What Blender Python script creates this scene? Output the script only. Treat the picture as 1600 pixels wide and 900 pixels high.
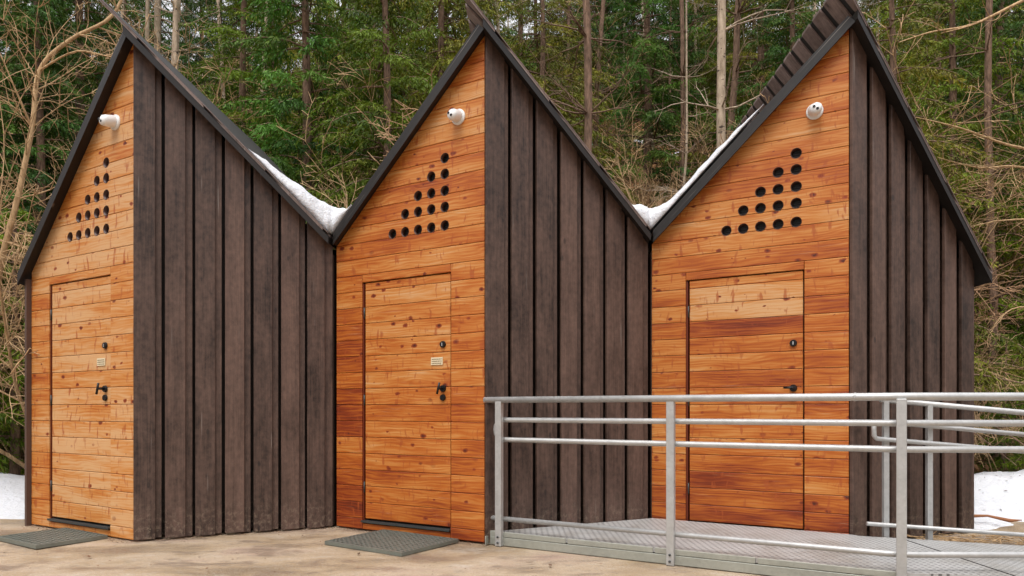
import bpy, bmesh, math, random
import numpy as np
from mathutils import Vector, Matrix, Euler

# ------------------------------------------------------------------ camera, sky, sun, exposure
scene = bpy.context.scene
for o in list(bpy.data.objects): bpy.data.objects.remove(o)
R = math.radians
cam_d = bpy.data.cameras.new("camera"); cam = bpy.data.objects.new("camera", cam_d)
scene.collection.objects.link(cam); scene.camera = cam
cam.location = (0, 0, 1.0); cam.rotation_euler = (R(90), 0, 0)
cam_d.sensor_width = 36; cam_d.lens = 1098.1/1600*36; cam_d.shift_y = 0.119
cam_d.clip_end = 600; cam_d.clip_start = .05
SUN_EL, SUN_ROT = R(60), R(202)
w = bpy.data.worlds.new("World"); scene.world = w; w.use_nodes = True
nt = w.node_tree; bg = nt.nodes['Background']
sky = nt.nodes.new('ShaderNodeTexSky'); sky.sky_type = 'NISHITA'; sky.sun_disc = False
sky.sun_elevation = SUN_EL; sky.sun_rotation = SUN_ROT; sky.dust_density = 6; sky.air_density = 1.0; sky.ozone_density = .5
hs = nt.nodes.new('ShaderNodeHueSaturation'); hs.inputs['Saturation'].default_value = .25
nt.links.new(sky.outputs[0], hs.inputs['Color']); mxw = nt.nodes.new('ShaderNodeMix'); mxw.data_type = 'RGBA'; mxw.inputs[0].default_value = .62   # thin even cloud over the blue
mxw.inputs[7].default_value = (8.2, 8.2, 8.5, 1); nt.links.new(hs.outputs[0], mxw.inputs[6]); tcw = nt.nodes.new('ShaderNodeTexCoord'); spw = nt.nodes.new('ShaderNodeSeparateXYZ'); nt.links.new(tcw.outputs['Generated'], spw.inputs[0])
mrw = nt.nodes.new('ShaderNodeMapRange'); nt.links.new(spw.outputs[2], mrw.inputs[0]); mrw.inputs[1].default_value = 0; mrw.inputs[2].default_value = 1; mrw.inputs[3].default_value = .12; mrw.inputs[4].default_value = 2.5
vmw = nt.nodes.new('ShaderNodeVectorMath'); vmw.operation = 'SCALE'; nt.links.new(mxw.outputs[2], vmw.inputs[0]); nt.links.new(mrw.outputs[0], vmw.inputs['Scale'])
nt.links.new(vmw.outputs[0], bg.inputs['Color'])
bg.inputs['Strength'].default_value = 0.13
sd = bpy.data.lights.new("sun", 'SUN'); sun = bpy.data.objects.new("sun", sd); scene.collection.objects.link(sun)
sd.energy = 1.0; sd.angle = R(20); sd.color = (1, .95, .88)
dirv = Vector((math.sin(SUN_ROT)*math.cos(SUN_EL), math.cos(SUN_ROT)*math.cos(SUN_EL), math.sin(SUN_EL)))
sun.rotation_euler = dirv.to_track_quat('Z', 'Y').to_euler()
scene.view_settings.view_transform = 'Standard'; scene.view_settings.look = 'None'
scene.view_settings.exposure = 0.07; scene.view_settings.gamma = 1.0
scene.view_settings.use_curve_mapping = False

# ------------------------------------------------------------------ helpers
COL = scene.collection
def tag(o, label=None, cat=None, group=None, kind=None):
    if label: o['label'] = label
    if cat: o['category'] = cat
    if group: o['group'] = group
    if kind: o['kind'] = kind
    return o
def empty(name, loc=(0,0,0), rz=0):
    o = bpy.data.objects.new(name, None); COL.objects.link(o); o.location = loc; o.rotation_euler = (0,0,rz)
    o.empty_display_size = .2
    return o
class MB:
    """collects faces with a uv and two floats per face"""
    def __init__(s): s.v=[]; s.f=[]; s.uv=[]; s.a=[]; s.b=[]; s.smooth=[]
    def face(s, pts, uvs=None, a=0., b=0., smooth=False):
        n=len(s.v); s.v += [tuple(p) for p in pts]; s.f.append(tuple(range(n,n+len(pts))))
        s.uv += list(uvs) if uvs else [(0,0)]*len(pts)
        s.a.append(a); s.b.append(b); s.smooth.append(smooth)
    def mesh(s, verts, faces, a=0., b=0., smooth=False, uvf=None):
        n=len(s.v); s.v += [tuple(p) for p in verts]
        for f in faces:
            s.f.append(tuple(n+i for i in f))
            s.uv += [uvf(verts[i]) if uvf else (0,0) for i in f]
            s.a.append(a); s.b.append(b); s.smooth.append(smooth)
    def box(s, c, half, mat=None, a=0., b=0., bev=0.0):
        hx,hy,hz = half; M = mat or Matrix.Identity(3); c=Vector(c)
        if bev<=0:
            vs=[c+M@Vector((x*hx,y*hy,z*hz)) for z in(-1,1) for y in(-1,1) for x in(-1,1)]
            s.mesh(vs,[(0,2,3,1),(4,5,7,6),(0,1,5,4),(1,3,7,5),(3,2,6,7),(2,0,4,6)],a,b)
        else:
            bm=bmesh.new(); bmesh.ops.create_cube(bm,size=2)
            for v in bm.verts: v.co=Vector((v.co.x*hx,v.co.y*hy,v.co.z*hz))
            bmesh.ops.bevel(bm,geom=bm.edges[:],offset=bev,segments=2,affect='EDGES',profile=.5)
            bm.verts.index_update()
            s.mesh([c+M@v.co for v in bm.verts],[tuple(v.index for v in f.verts) for f in bm.faces],a,b); bm.free()
    def tube(s, pts, rad, n=8, a=0., b=0., cap=True, smooth=True):
        pts=[Vector(p) for p in pts]; rs=rad if hasattr(rad,'__len__') else [rad]*len(pts)
        rings=[]; prev=None
        for i,p in enumerate(pts):
            t=(pts[min(i+1,len(pts)-1)]-pts[max(i-1,0)]).normalized()
            if prev is None:
                up=Vector((0,0,1)) if abs(t.z)<.9 else Vector((1,0,0)); x=t.cross(up).normalized()
            else: x=(prev-t*prev.dot(t)).normalized()
            prev=x; y=t.cross(x)
            rings.append([p+(x*math.cos(k*2*math.pi/n)+y*math.sin(k*2*math.pi/n))*rs[i] for k in range(n)])
        vs=[v for r in rings for v in r]; fs=[]
        for i in range(len(pts)-1):
            for k in range(n):
                fs.append((i*n+k,i*n+(k+1)%n,(i+1)*n+(k+1)%n,(i+1)*n+k))
        if cap: fs.append(tuple(range(n))[::-1]); fs.append(tuple((len(pts)-1)*n+k for k in range(n)))
        s.mesh(vs,fs,a,b,smooth)
    def prism(s, poly, to3, d0, d1, a=0., b=0.):
        """poly (list of 2D), to3(p,d)->3D, closed prism between depths (callables or numbers)"""
        n=len(poly); f0=[to3(p,d0) for p in poly]; f1=[to3(p,d1) for p in poly]
        s.mesh(f0+f1,[tuple(range(n))[::-1],tuple(range(n,2*n))]+[(i,(i+1)%n,n+(i+1)%n,n+i) for i in range(n)],a,b)
    def build(s, name, mat, parent=None, fixn=False):
        me=bpy.data.meshes.new(name); me.from_pydata(s.v,[],s.f)
        uv=me.uv_layers.new(name='UVMap'); uv.data.foreach_set('uv',np.array(s.uv,dtype=np.float32).ravel())
        for nm,arr in (('va',s.a),('vb',s.b)):
            at=me.attributes.new(nm,'FLOAT','FACE'); at.data.foreach_set('value',np.array(arr,dtype=np.float32))
        me.polygons.foreach_set('use_smooth',np.array(s.smooth,dtype=bool))
        if fixn:
            bm=bmesh.new(); bm.from_mesh(me); bmesh.ops.recalc_face_normals(bm,faces=bm.faces[:]); bm.to_mesh(me); bm.free()
        me.materials.append(mat); me.update()
        o=bpy.data.objects.new(name,me); COL.objects.link(o)
        if parent: o.parent=parent
        return o

def clip(poly, n, c):
    """keep part of 2D polygon where n.p >= c"""
    out=[]
    for i in range(len(poly)):
        p,q=poly[i],poly[(i+1)%len(poly)]
        dp=n[0]*p[0]+n[1]*p[1]-c; dq=n[0]*q[0]+n[1]*q[1]-c
        if dp>=0: out.append(p)
        if (dp>=0)!=(dq>=0):
            t=dp/(dp-dq); out.append((p[0]+(q[0]-p[0])*t,p[1]+(q[1]-p[1])*t))
    return out
def area(p): return abs(sum(p[i][0]*p[(i+1)%len(p)][1]-p[(i+1)%len(p)][0]*p[i][1] for i in range(len(p))))/2
def inset(poly, d):
    n=len(poly); ar=sum(poly[i][0]*poly[(i+1)%n][1]-poly[(i+1)%n][0]*poly[i][1] for i in range(n))
    sgn=1 if ar>0 else -1; out=poly
    for i in range(n):
        p,q=poly[i],poly[(i+1)%n]; ex,ey=q[0]-p[0],q[1]-p[1]; l=math.hypot(ex,ey)
        if l<1e-6: continue
        nx,ny=-ey/l*sgn,ex/l*sgn
        out=clip(out,(nx,ny),nx*p[0]+ny*p[1]+d)
        if len(out)<3: return None
    return out

# ------------------------------------------------------------------ materials
class NT:
    def __init__(s,name):
        s.m=bpy.data.materials.new(name); s.m.use_nodes=True; s.t=s.m.node_tree; s.b=s.t.nodes['Principled BSDF']
    def n(s,typ,**kw):
        nd=s.t.nodes.new(typ)
        for k,v in kw.items():
            if k in nd.inputs.keys() if isinstance(k,str) else False: pass
            setattr(nd,k,v)
        return nd
    def l(s,a,b): s.t.links.new(a,b)
    def val(s,x,sock):
        if isinstance(x,(int,float)): sock.default_value=x
        elif isinstance(x,(tuple,list)): sock.default_value=(*x,1) if len(x)==3 and len(sock.default_value)==4 else x
        else: s.l(x,sock)
    def math(s,op,a,b=0.,c=None,clampv=False):
        nd=s.n('ShaderNodeMath',operation=op,use_clamp=clampv); s.val(a,nd.inputs[0]); s.val(b,nd.inputs[1])
        if c is not None: s.val(c,nd.inputs[2])
        return nd.outputs[0]
    def mix(s,f,a,b,blend='MIX'):
        nd=s.n('ShaderNodeMix',data_type='RGBA',blend_type=blend); s.val(f,nd.inputs[0]); s.val(a,nd.inputs[6]); s.val(b,nd.inputs[7]); return nd.outputs[2]
    def ramp(s,f,stops):
        nd=s.n('ShaderNodeValToRGB'); s.l(f,nd.inputs[0]); e=nd.color_ramp.elements
        while len(e)<len(stops): e.new(.5)
        for el,(p,c) in zip(e,stops): el.position=p; el.color=(*c,1) if len(c)==3 else c
        return nd.outputs[0]
    def mr(s,f,a,b,c=0.,d=1.):
        nd=s.n('ShaderNodeMapRange'); s.l(f,nd.inputs[0])
        for i,x in enumerate((a,b,c,d)): nd.inputs[i+1].default_value=x
        return nd.outputs[0]
    def attr(s,name): return s.n('ShaderNodeAttribute',attribute_name=name).outputs['Fac']
    def noise(s,vec,scale,detail=3.,rough=.5,dist=0.):
        nd=s.n('ShaderNodeTexNoise'); s.l(vec,nd.inputs['Vector'])
        nd.inputs['Scale'].default_value=scale; nd.inputs['Detail'].default_value=detail; nd.inputs['Roughness'].default_value=rough; nd.inputs['Distortion'].default_value=dist
        return nd.outputs[0]
    def obj(s): return s.n('ShaderNodeTexCoord').outputs['Object']
    def geo(s): return s.n('ShaderNodeNewGeometry').outputs['Position']
    def comb(s,x,y,z):
        nd=s.n('ShaderNodeCombineXYZ'); s.val(x,nd.inputs[0]); s.val(y,nd.inputs[1]); s.val(z,nd.inputs[2]); return nd.outputs[0]
    def sep(s,v):
        nd=s.n('ShaderNodeSeparateXYZ'); s.l(v,nd.inputs[0]); return nd.outputs
    def bump(s,h,strength=.3,dist=.01):
        nd=s.n('ShaderNodeBump'); nd.inputs['Strength'].default_value=strength; nd.inputs['Distance'].default_value=dist; s.l(h,nd.inputs['Height']); s.l(nd.outputs[0],s.b.inputs['Normal'])
    def set(s,col=None,rough=None,metal=None,spec=None):
        if col is not None: s.val(col,s.b.inputs['Base Color'])
        if rough is not None: s.val(rough,s.b.inputs['Roughness'])
        if metal is not None: s.val(metal,s.b.inputs['Metallic'])
        if spec is not None: s.val(spec,s.b.inputs['Specular IOR Level'])
        return s.m

def mat_larch():
    m=NT('larch_boards'); uv=m.n('ShaderNodeUVMap').outputs[0]; x,z,_=m.sep(uv)
    rnd=m.attr('va'); tint=m.attr('vb')
    off=m.math('MULTIPLY',rnd,37.)
    # low-frequency warp bends the grain round the knots
    p0=m.comb(m.math('ADD',x,off),z,off)
    warp=m.noise(m.comb(m.math('MULTIPLY',m.math('ADD',x,off),2.2),m.math('MULTIPLY',z,11.),off),1.,2.,.5)
    zz=m.math('ADD',z,m.math('MULTIPLY',m.math('SUBTRACT',warp,.5),.022))
    gv=m.comb(m.math('MULTIPLY',m.math('ADD',x,off),1.6),m.math('MULTIPLY',zz,75.),off)
    grain=m.noise(gv,1.,4.,.6)
    fine=m.noise(m.comb(m.math('MULTIPLY',x,6.),m.math('MULTIPLY',zz,320.),off),1.,3.,.6)
    broad=m.noise(m.comb(m.math('MULTIPLY',m.math('ADD',x,off),1.5),m.math('MULTIPLY',z,7.),off),1.,3.,.55)
    # annual ring figure
    ring=m.math('SINE',m.math('MULTIPLY',m.math('ADD',zz,m.math('MULTIPLY',warp,.10)),240.))
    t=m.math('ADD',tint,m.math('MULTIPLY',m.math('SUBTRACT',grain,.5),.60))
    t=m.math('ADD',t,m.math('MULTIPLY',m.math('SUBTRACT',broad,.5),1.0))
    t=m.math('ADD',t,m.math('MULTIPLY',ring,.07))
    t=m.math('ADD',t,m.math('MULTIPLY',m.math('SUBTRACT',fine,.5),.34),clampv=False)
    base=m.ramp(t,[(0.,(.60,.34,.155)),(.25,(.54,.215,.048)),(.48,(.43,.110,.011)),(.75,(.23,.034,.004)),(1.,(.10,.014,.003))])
    # knots
    jx=m.noise(m.comb(m.math('MULTIPLY',x,30.),m.math('MULTIPLY',z,30.),off),1.,2.,.5)
    kv=m.comb(m.math('ADD',m.math('ADD',m.math('MULTIPLY',x,9.),off),m.math('MULTIPLY',jx,.22)),m.math('ADD',m.math('MULTIPLY',z,15.),m.math('MULTIPLY',jx,.3)),off)
    v=m.n('ShaderNodeTexVoronoi',feature='F1',voronoi_dimensions='3D'); m.l(kv,v.inputs['Vector']); v.inputs['Scale'].default_value=1.; v.inputs['Randomness'].default_value=1.
    r,g,_=m.sep(v.outputs['Color'])
    size=m.math('MULTIPLY',m.math('POWER',r,1.8),.33)
    kn=m.math('SUBTRACT',1.,m.math('DIVIDE',v.outputs['Distance'],m.math('ADD',size,.0001)),clampv=True)
    kn=m.math('MULTIPLY',kn,m.math('GREATER_THAN',g,.05))
    cl=m.noise(m.comb(m.math('MULTIPLY',x,2.4),m.math('MULTIPLY',z,3.),off),1.,2.)
    kf=m.math('MULTIPLY',m.mr(kn,0.,.28),m.mr(cl,.33,.47))
    halo=m.mr(kn,.0,.5,0.,.6)
    kcol=m.mix(m.mr(kn,.3,.8),(.25,.038,.006),(.07,.014,.005))
    col=m.mix(kf,base,kcol)
    # slanting sap stains
    sv=m.comb(m.math('ADD',m.math('MULTIPLY',x,24.),m.math('MULTIPLY',m.noise(m.comb(x,z,off),2.3,2.),4.)),m.math('MULTIPLY',z,6.),off)
    st=m.noise(sv,1.2,2.,.5,.2)
    col=m.mix(m.mr(st,.60,.70,0.,.75),col,(.34,.070,.012))
    # worn pale dry streaks
    dry=m.noise(m.comb(m.math('MULTIPLY',m.math('ADD',x,off),2.2),m.math('MULTIPLY',zz,45.),off),1.,4.,.7)
    col=m.mix(m.mr(dry,.62,.74,0.,.35),col,(.62,.40,.24))
    m.set(col,m.mr(grain,.3,.7,.42,.62),0.,.4)
    m.bump(m.math('ADD',m.math('MULTIPLY',fine,.6),m.math('ADD',m.math('MULTIPLY',grain,.7),m.math('MULTIPLY',kf,-.4))),.35,.003)
    return m.m
def mat_dark_wood(name,c0,c1,vertical=True,metalish=False):
    m=NT(name); uv=m.n('ShaderNodeUVMap').outputs[0]; x,z,_=m.sep(uv); rnd=m.attr('va'); off=m.math('MULTIPLY',rnd,41.)
    if not vertical: x,z=z,x
    wrp=m.noise(m.comb(m.math('MULTIPLY',x,6.),m.math('MULTIPLY',z,1.5),off),1.,2.)
    xx=m.math('ADD',x,m.math('MULTIPLY',wrp,.03))
    g=m.noise(m.comb(m.math('MULTIPLY',xx,95.),m.math('MULTIPLY',z,2.2),off),1.,4.,.6)
    bl=m.noise(m.comb(m.math('MULTIPLY',x,9.),m.math('MULTIPLY',z,2.),off),1.,4.,.6)
    cl=m.noise(m.comb(m.math('MULTIPLY',x,30.),m.math('MULTIPLY',z,22.),off),1.,4.,.65)
    t=m.math('ADD',m.math('MULTIPLY',g,.45),m.math('MULTIPLY',bl,.7)); t=m.math('ADD',t,m.math('MULTIPLY',m.attr('vb'),.5))
    t=m.math('ADD',t,m.math('MULTIPLY',m.math('SUBTRACT',cl,.5),.6))
    col=m.ramp(t,[(.28,c0),(.85,c1)])
    # pale scratches and drips
    s1=m.noise(m.comb(m.math('MULTIPLY',x,70.),m.math('MULTIPLY',z,1.6),m.math('ADD',off,9.)),1.,1.,.4)
    s2=m.noise(m.comb(m.math('MULTIPLY',x,5.),m.math('MULTIPLY',z,1.1),off),1.,2.,.5)
    col=m.mix(m.math('MULTIPLY',m.mr(s1,.72,.76,0.,.5),m.mr(s2,.54,.60)),col,(.34,.30,.27))
    s3=m.noise(m.comb(m.math('MULTIPLY',x,26.),m.math('MULTIPLY',z,9.),off),1.,4.,.7)
    col=m.mix(m.mr(s3,.68,.80,0.,.4),col,(.20,.17,.155))
    # small knots
    v=m.n('ShaderNodeTexVoronoi'); m.l(m.comb(m.math('MULTIPLY',x,6.),m.math('MULTIPLY',z,3.),off),v.inputs['Vector']); v.inputs['Scale'].default_value=1.
    col=m.mix(m.mr(v.outputs['Distance'],.05,.09,.6,0.),col,(.012,.009,.008))
    if vertical:   # dried mud splashes near the foot
        mu=m.noise(m.comb(m.math('MULTIPLY',x,34.),m.math('MULTIPLY',z,26.),3.),1.,5.,.75)
        col=m.mix(m.math('MULTIPLY',m.mr(mu,.50,.64),m.mr(z,.04,.34,.75,0.)),col,(.24,.18,.13))
    m.set(col,m.mr(bl,.3,.7,.42,.62),0.,.42)
    m.bump(m.math('ADD',m.math('MULTIPLY',g,.7),m.math('MULTIPLY',cl,.4)),.5,.003)
    return m.m
def mat_galv(name='galvanised_steel',base=(.5,.5,.49)):
    m=NT(name); p=m.obj(); n1=m.noise(p,9.,4.,.6); n2=m.noise(p,60.,3.,.6)
    v=m.n('ShaderNodeTexVoronoi'); m.l(p,v.inputs['Vector']); v.inputs['Scale'].default_value=55.
    t=m.math('ADD',m.math('MULTIPLY',n1,.6),m.math('ADD',m.math('MULTIPLY',n2,.3),m.math('MULTIPLY',m.sep(v.outputs['Color'])[0],.12)))
    col=m.ramp(t,[(.3,tuple(c*.82 for c in base)),(.72,tuple(c*1.10 for c in base))])
    m.set(col,m.mr(n2,.3,.7,.38,.6),.55); m.bump(n2,.12,.002); return m.m
def mat_plain(name,col,rough=.5,metal=0.,nz=.15,scale=30.):
    m=NT(name); n1=m.noise(m.obj(),scale,4.,.6)
    m.set(m.mix(n1,tuple(c*(1-nz) for c in col),tuple(min(1,c*(1+nz)) for c in col)),rough,metal); m.bump(n1,.15,.002); return m.m
def mat_deck():
    m=NT('punched_deck'); p=m.obj(); x,y,_=m.sep(p)
    # staggered rows of raised punched holes 3 cm apart
    u=m.math('MULTIPLY',x,24.); vv=m.math('MULTIPLY',y,24.)
    a=m.math('SINE',m.math('MULTIPLY',m.math('ADD',u,vv),3.1416)); b=m.math('SINE',m.math('MULTIPLY',m.math('SUBTRACT',u,vv),3.1416))
    d=m.math('MULTIPLY',a,b)
    hole=m.mr(d,.45,.7); rim=m.mr(d,.1,.4)
    n1=m.noise(p,3.,4.,.6); n2=m.noise(p,40.,3.,.6)
    base=m.mix(n1,(.33,.33,.32),(.46,.455,.445)); base=m.mix(m.mr(n2,.35,.7,0.,.35),base,(.54,.53,.52))
    dn=m.noise(p,1.7,5.,.7); base=m.mix(m.mr(dn,.50,.66,0.,.55),base,(.22,.19,.15))
    col=m.mix(m.math('MULTIPLY',hole,.75),base,(.05,.05,.05))
    m.set(col,.5,.1); m.bump(m.math('SUBTRACT',rim,m.math('MULTIPLY',hole,1.2)),.5,.004); return m.m
def mat_concrete():
    m=NT('weathered_concrete'); p=m.geo(); x,y,z=m.sep(p)
    st=m.comb(m.math('MULTIPLY',x,.8),m.math('MULTIPLY',y,1.5),z)
    n1=m.noise(st,1.1,5.,.62,.3); n2=m.noise(st,2.6,6.,.7,.2); n3=m.noise(p,85.,4.,.75); n4=m.noise(p,7.,5.,.7); n5=m.noise(p,260.,2.,.6)
    col=m.ramp(n1,[(.34,(.17,.105,.045)),(.45,(.33,.225,.12)),(.56,(.43,.32,.21)),(.68,(.35,.225,.16))])
    col=m.mix(m.mr(n2,.50,.62,0.,.8),col,(.19,.12,.075))
    col=m.mix(m.mr(n2,.30,.42,.45,0.),col,(.55,.50,.44))
    col=m.mix(m.mr(n4,.56,.70,0.,.5),col,(.16,.12,.08))
    col=m.mix(m.mr(n3,.40,.62,0.,.45),col,(.17,.14,.11)); col=m.mix(m.mr(n5,.52,.64,0.,.5),col,(.58,.54,.48))
    m.set(col,m.mr(n2,.46,.60,.85,.38),0.,.35); m.bump(m.math('ADD',m.math('MULTIPLY',n4,.8),m.math('MULTIPLY',n3,.6)),.6,.012); return m.m
def mat_forest_floor():
    m=NT('leaf_litter'); p=m.geo(); n1=m.noise(p,.5,5.,.65); n2=m.noise(p,6.,6.,.7); n3=m.noise(p,22.,4.,.7)
    v=m.n('ShaderNodeTexVoronoi'); m.l(p,v.inputs['Vector']); v.inputs['Scale'].default_value=16.
    lv=m.sep(v.outputs['Color'])[0]
    col=m.ramp(lv,[(.0,(.06,.03,.014)),(.4,(.20,.10,.04)),(.7,(.36,.17,.07)),(1.,(.46,.26,.13))])
    col=m.mix(m.mr(n2,.42,.62,0.,.8),col,(.035,.022,.012))
    col=m.mix(m.mr(n1,.50,.60,0.,.75),col,m.mix(n3,(.03,.06,.012),(.10,.13,.03)))
    n5=m.noise(p,.9,5.,.6)
    col=m.mix(m.mr(n5,.66,.70),col,(.75,.76,.80))
    m.set(col,.9,0.,.1); m.bump(m.math('ADD',n2,m.math('MULTIPLY',lv,.5)),1.,.08); return m.m
def mat_snow():
    m=NT('old_snow'); p=m.geo(); n1=m.noise(p,5.,5.,.6); n2=m.noise(p,45.,4.,.7); n3=m.noise(p,14.,4.,.7)
    col=m.mix(m.mr(n3,.54,.78,0.,.45),(.68,.69,.72),(.44,.43,.42))
    m.set(col,.6,0.,.3); m.b.inputs['Subsurface Weight'].default_value=.2; m.b.inputs['Subsurface Radius'].default_value=(.04,.05,.06)
    m.bump(m.math('ADD',m.math('MULTIPLY',n1,1.2),m.math('ADD',m.math('MULTIPLY',n3,.7),m.math('MULTIPLY',n2,.14))),.6,.055); return m.m
def mat_needles(name,d,l,yel):
    m=NT(name); va=m.attr('va'); vb=m.attr('vb')
    oi=m.n('ShaderNodeObjectInfo').outputs['Random']
    col=m.mix(va,d,l); col=m.mix(m.math('MULTIPLY',vb,.55),col,yel); col=m.mix(m.math('MULTIPLY',oi,.4),col,tuple(c*.55 for c in d))
    m.set(col,.6,0.,.25)
    # leaves let some light through
    tr=m.n('ShaderNodeBsdfTranslucent'); m.l(col,tr.inputs[0]); mx=m.n('ShaderNodeMixShader'); mx.inputs[0].default_value=.10
    out=m.t.nodes['Material Output']; m.l(m.b.outputs[0],mx.inputs[1]); m.l(tr.outputs[0],mx.inputs[2]); m.l(mx.outputs[0],out.inputs[0])
    return m.m
def mat_bark(name,c0,c1,scale=1.,spots=None):
    m=NT(name); p=m.obj(); x,y,z=m.sep(p)
    n=m.noise(m.comb(m.math('MULTIPLY',x,30.*scale),m.math('MULTIPLY',y,30.*scale),m.math('MULTIPLY',z,7.*scale)),1.,5.,.65)
    col=m.ramp(n,[(.3,c0),(.68,c1)])
    if spots:
        n2=m.noise(m.comb(m.math('MULTIPLY',x,8.),m.math('MULTIPLY',y,8.),m.math('MULTIPLY',z,16.)),1.,3.,.6)
        col=m.mix(m.mr(n2,.60,.66),col,spots)
    m.set(col,.85,0.,.2); m.bump(n,.7,.015); return m.m

M_larch=mat_larch()
M_dark=mat_dark_wood('dark_stained_boards',(.020,.0115,.0085),(.148,.088,.066))
M_roofw=mat_dark_wood('weathered_roof_boards',(.075,.050,.042),(.31,.235,.21),vertical=False)
M_fascia_shade=mat_dark_wood('dark_fascia_eave_shade',(.007,.006,.005),(.026,.021,.019),vertical=False)  # fascia boards and slab undersides; near-black includes painted overhang shade
M_galv=mat_galv(); M_beam=mat_galv('weathered_beam_steel',(.40,.41,.36))
M_deck=mat_deck(); M_conc=mat_concrete(); M_floor=mat_forest_floor(); M_snow=mat_snow()
M_black=mat_plain('black_metal',(.012,.012,.013),.35,.3)
M_white=mat_plain('white_plastic',(.78,.78,.77),.35,0.,.03)
M_lens=mat_plain('dark_lens',(.01,.006,.005),.12)
M_inner=mat_plain('dark_vent_inside',(.010,.008,.007),.6)
M_rim=mat_plain('vent_rim',(.06,.018,.010),.5)
M_steel=mat_galv('threshold_steel',(.07,.075,.075))
M_matst=mat_galv('grate_steel',(.22,.24,.21))
M_sign=mat_plain('cream_sign',(.72,.62,.42),.5,0.,.05)
M_ink=mat_plain('sign_ink',(.20,.13,.07),.6)
M_back=mat_plain('dark_backing',(.05,.018,.008),.8)
M_spruceA=mat_needles('spruce_needles',(.014,.040,.003),(.22,.34,.012),(.48,.44,.03))
M_spruceB=mat_needles('dark_needles',(.009,.036,.006),(.095,.25,.020),(.25,.32,.03))
M_spruceC=mat_needles('olive_needles',(.026,.042,.004),(.29,.31,.020),(.52,.40,.05))
M_barkS=mat_bark('spruce_bark',(.07,.045,.03),(.30,.19,.13))
M_barkP=mat_bark('pale_bark',(.24,.18,.12),(.58,.46,.34),.8,(.07,.05,.04))
M_barkT=mat_bark('tan_twig_bark',(.28,.17,.085),(.68,.47,.26))
M_barkR=mat_bark('brown_twig_bark',(.22,.12,.06),(.54,.33,.19))

# ------------------------------------------------------------------ measured plan (metres, y away from the camera)
PSI=.0377; PD=(-.2049,5.2194); SP=2.6625; A=1.3163; DD=.7056; HP=3.7816; HE=2.3885; LW=math.hypot(A,DD); K=(HP-HE)/A
U1,U2,ZT=.2939,1.183,2.049; ZB=.0985; ROW0,ROWH=.1005,.1345
C_,S_=math.cos(PSI),math.sin(PSI)
def bw(X,Y): return (PD[0]+C_*X+S_*Y, PD[1]-S_*X+C_*Y)   # building plan -> world
YB=2.7   # rear end of the sheds in local y

def terrain_h(x,y):
    t=max(0.,y-8.6-.1*math.sin(x*.7)); sl=.66+.04*math.sin(x*.11+1.)
    h=sl*t*t/(t+2.5)
    if x>4.2 or x<-5.5: h+=.04*(min(abs(x)-4,4))
    if y>52: h-= (y-52)*.55
    return h-.02+ (.12*math.sin(x*1.1+y*.7)+.09*math.sin(x*2.3-y*1.7))*min(1,t/3)

# ------------------------------------------------------------------ ground
def terrain():
    xs=np.concatenate([np.linspace(-90,-24,12)[:-1],np.linspace(-24,24,97),np.linspace(24,90,12)[1:]])
    ys=np.concatenate([np.linspace(-40,4,8)[:-1],np.linspace(4,45,103),np.linspace(45,140,30)[1:]])
    vs=[(x,y,terrain_h(x,y)) for y in ys for x in xs]; nx=len(xs)
    fs=[(j*nx+i,j*nx+i+1,(j+1)*nx+i+1,(j+1)*nx+i) for j in range(len(ys)-1) for i in range(nx-1)]
    m=MB(); m.mesh(vs,fs,smooth=True); o=m.build('hillside_ground',M_floor); tag(o,'brown leaf-covered hillside rising behind the sheds',None,None,'structure')
terrain()
m=MB()
xs=np.linspace(-14,14,57); ys=np.linspace(-12,8.2,41); nx=len(xs)
vs=[(x,y,.0+.004*math.sin(x*1.7+y)+.003*math.sin(y*2.9-x)) for y in ys for x in xs]
m.mesh(vs,[(j*nx+i,j*nx+i+1,(j+1)*nx+i+1,(j+1)*nx+i) for j in range(len(ys)-1) for i in range(nx-1)],smooth=True)
tag(m.build('concrete_yard',M_conc),'tan stained concrete yard in front of the sheds',None,None,'structure')

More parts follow.
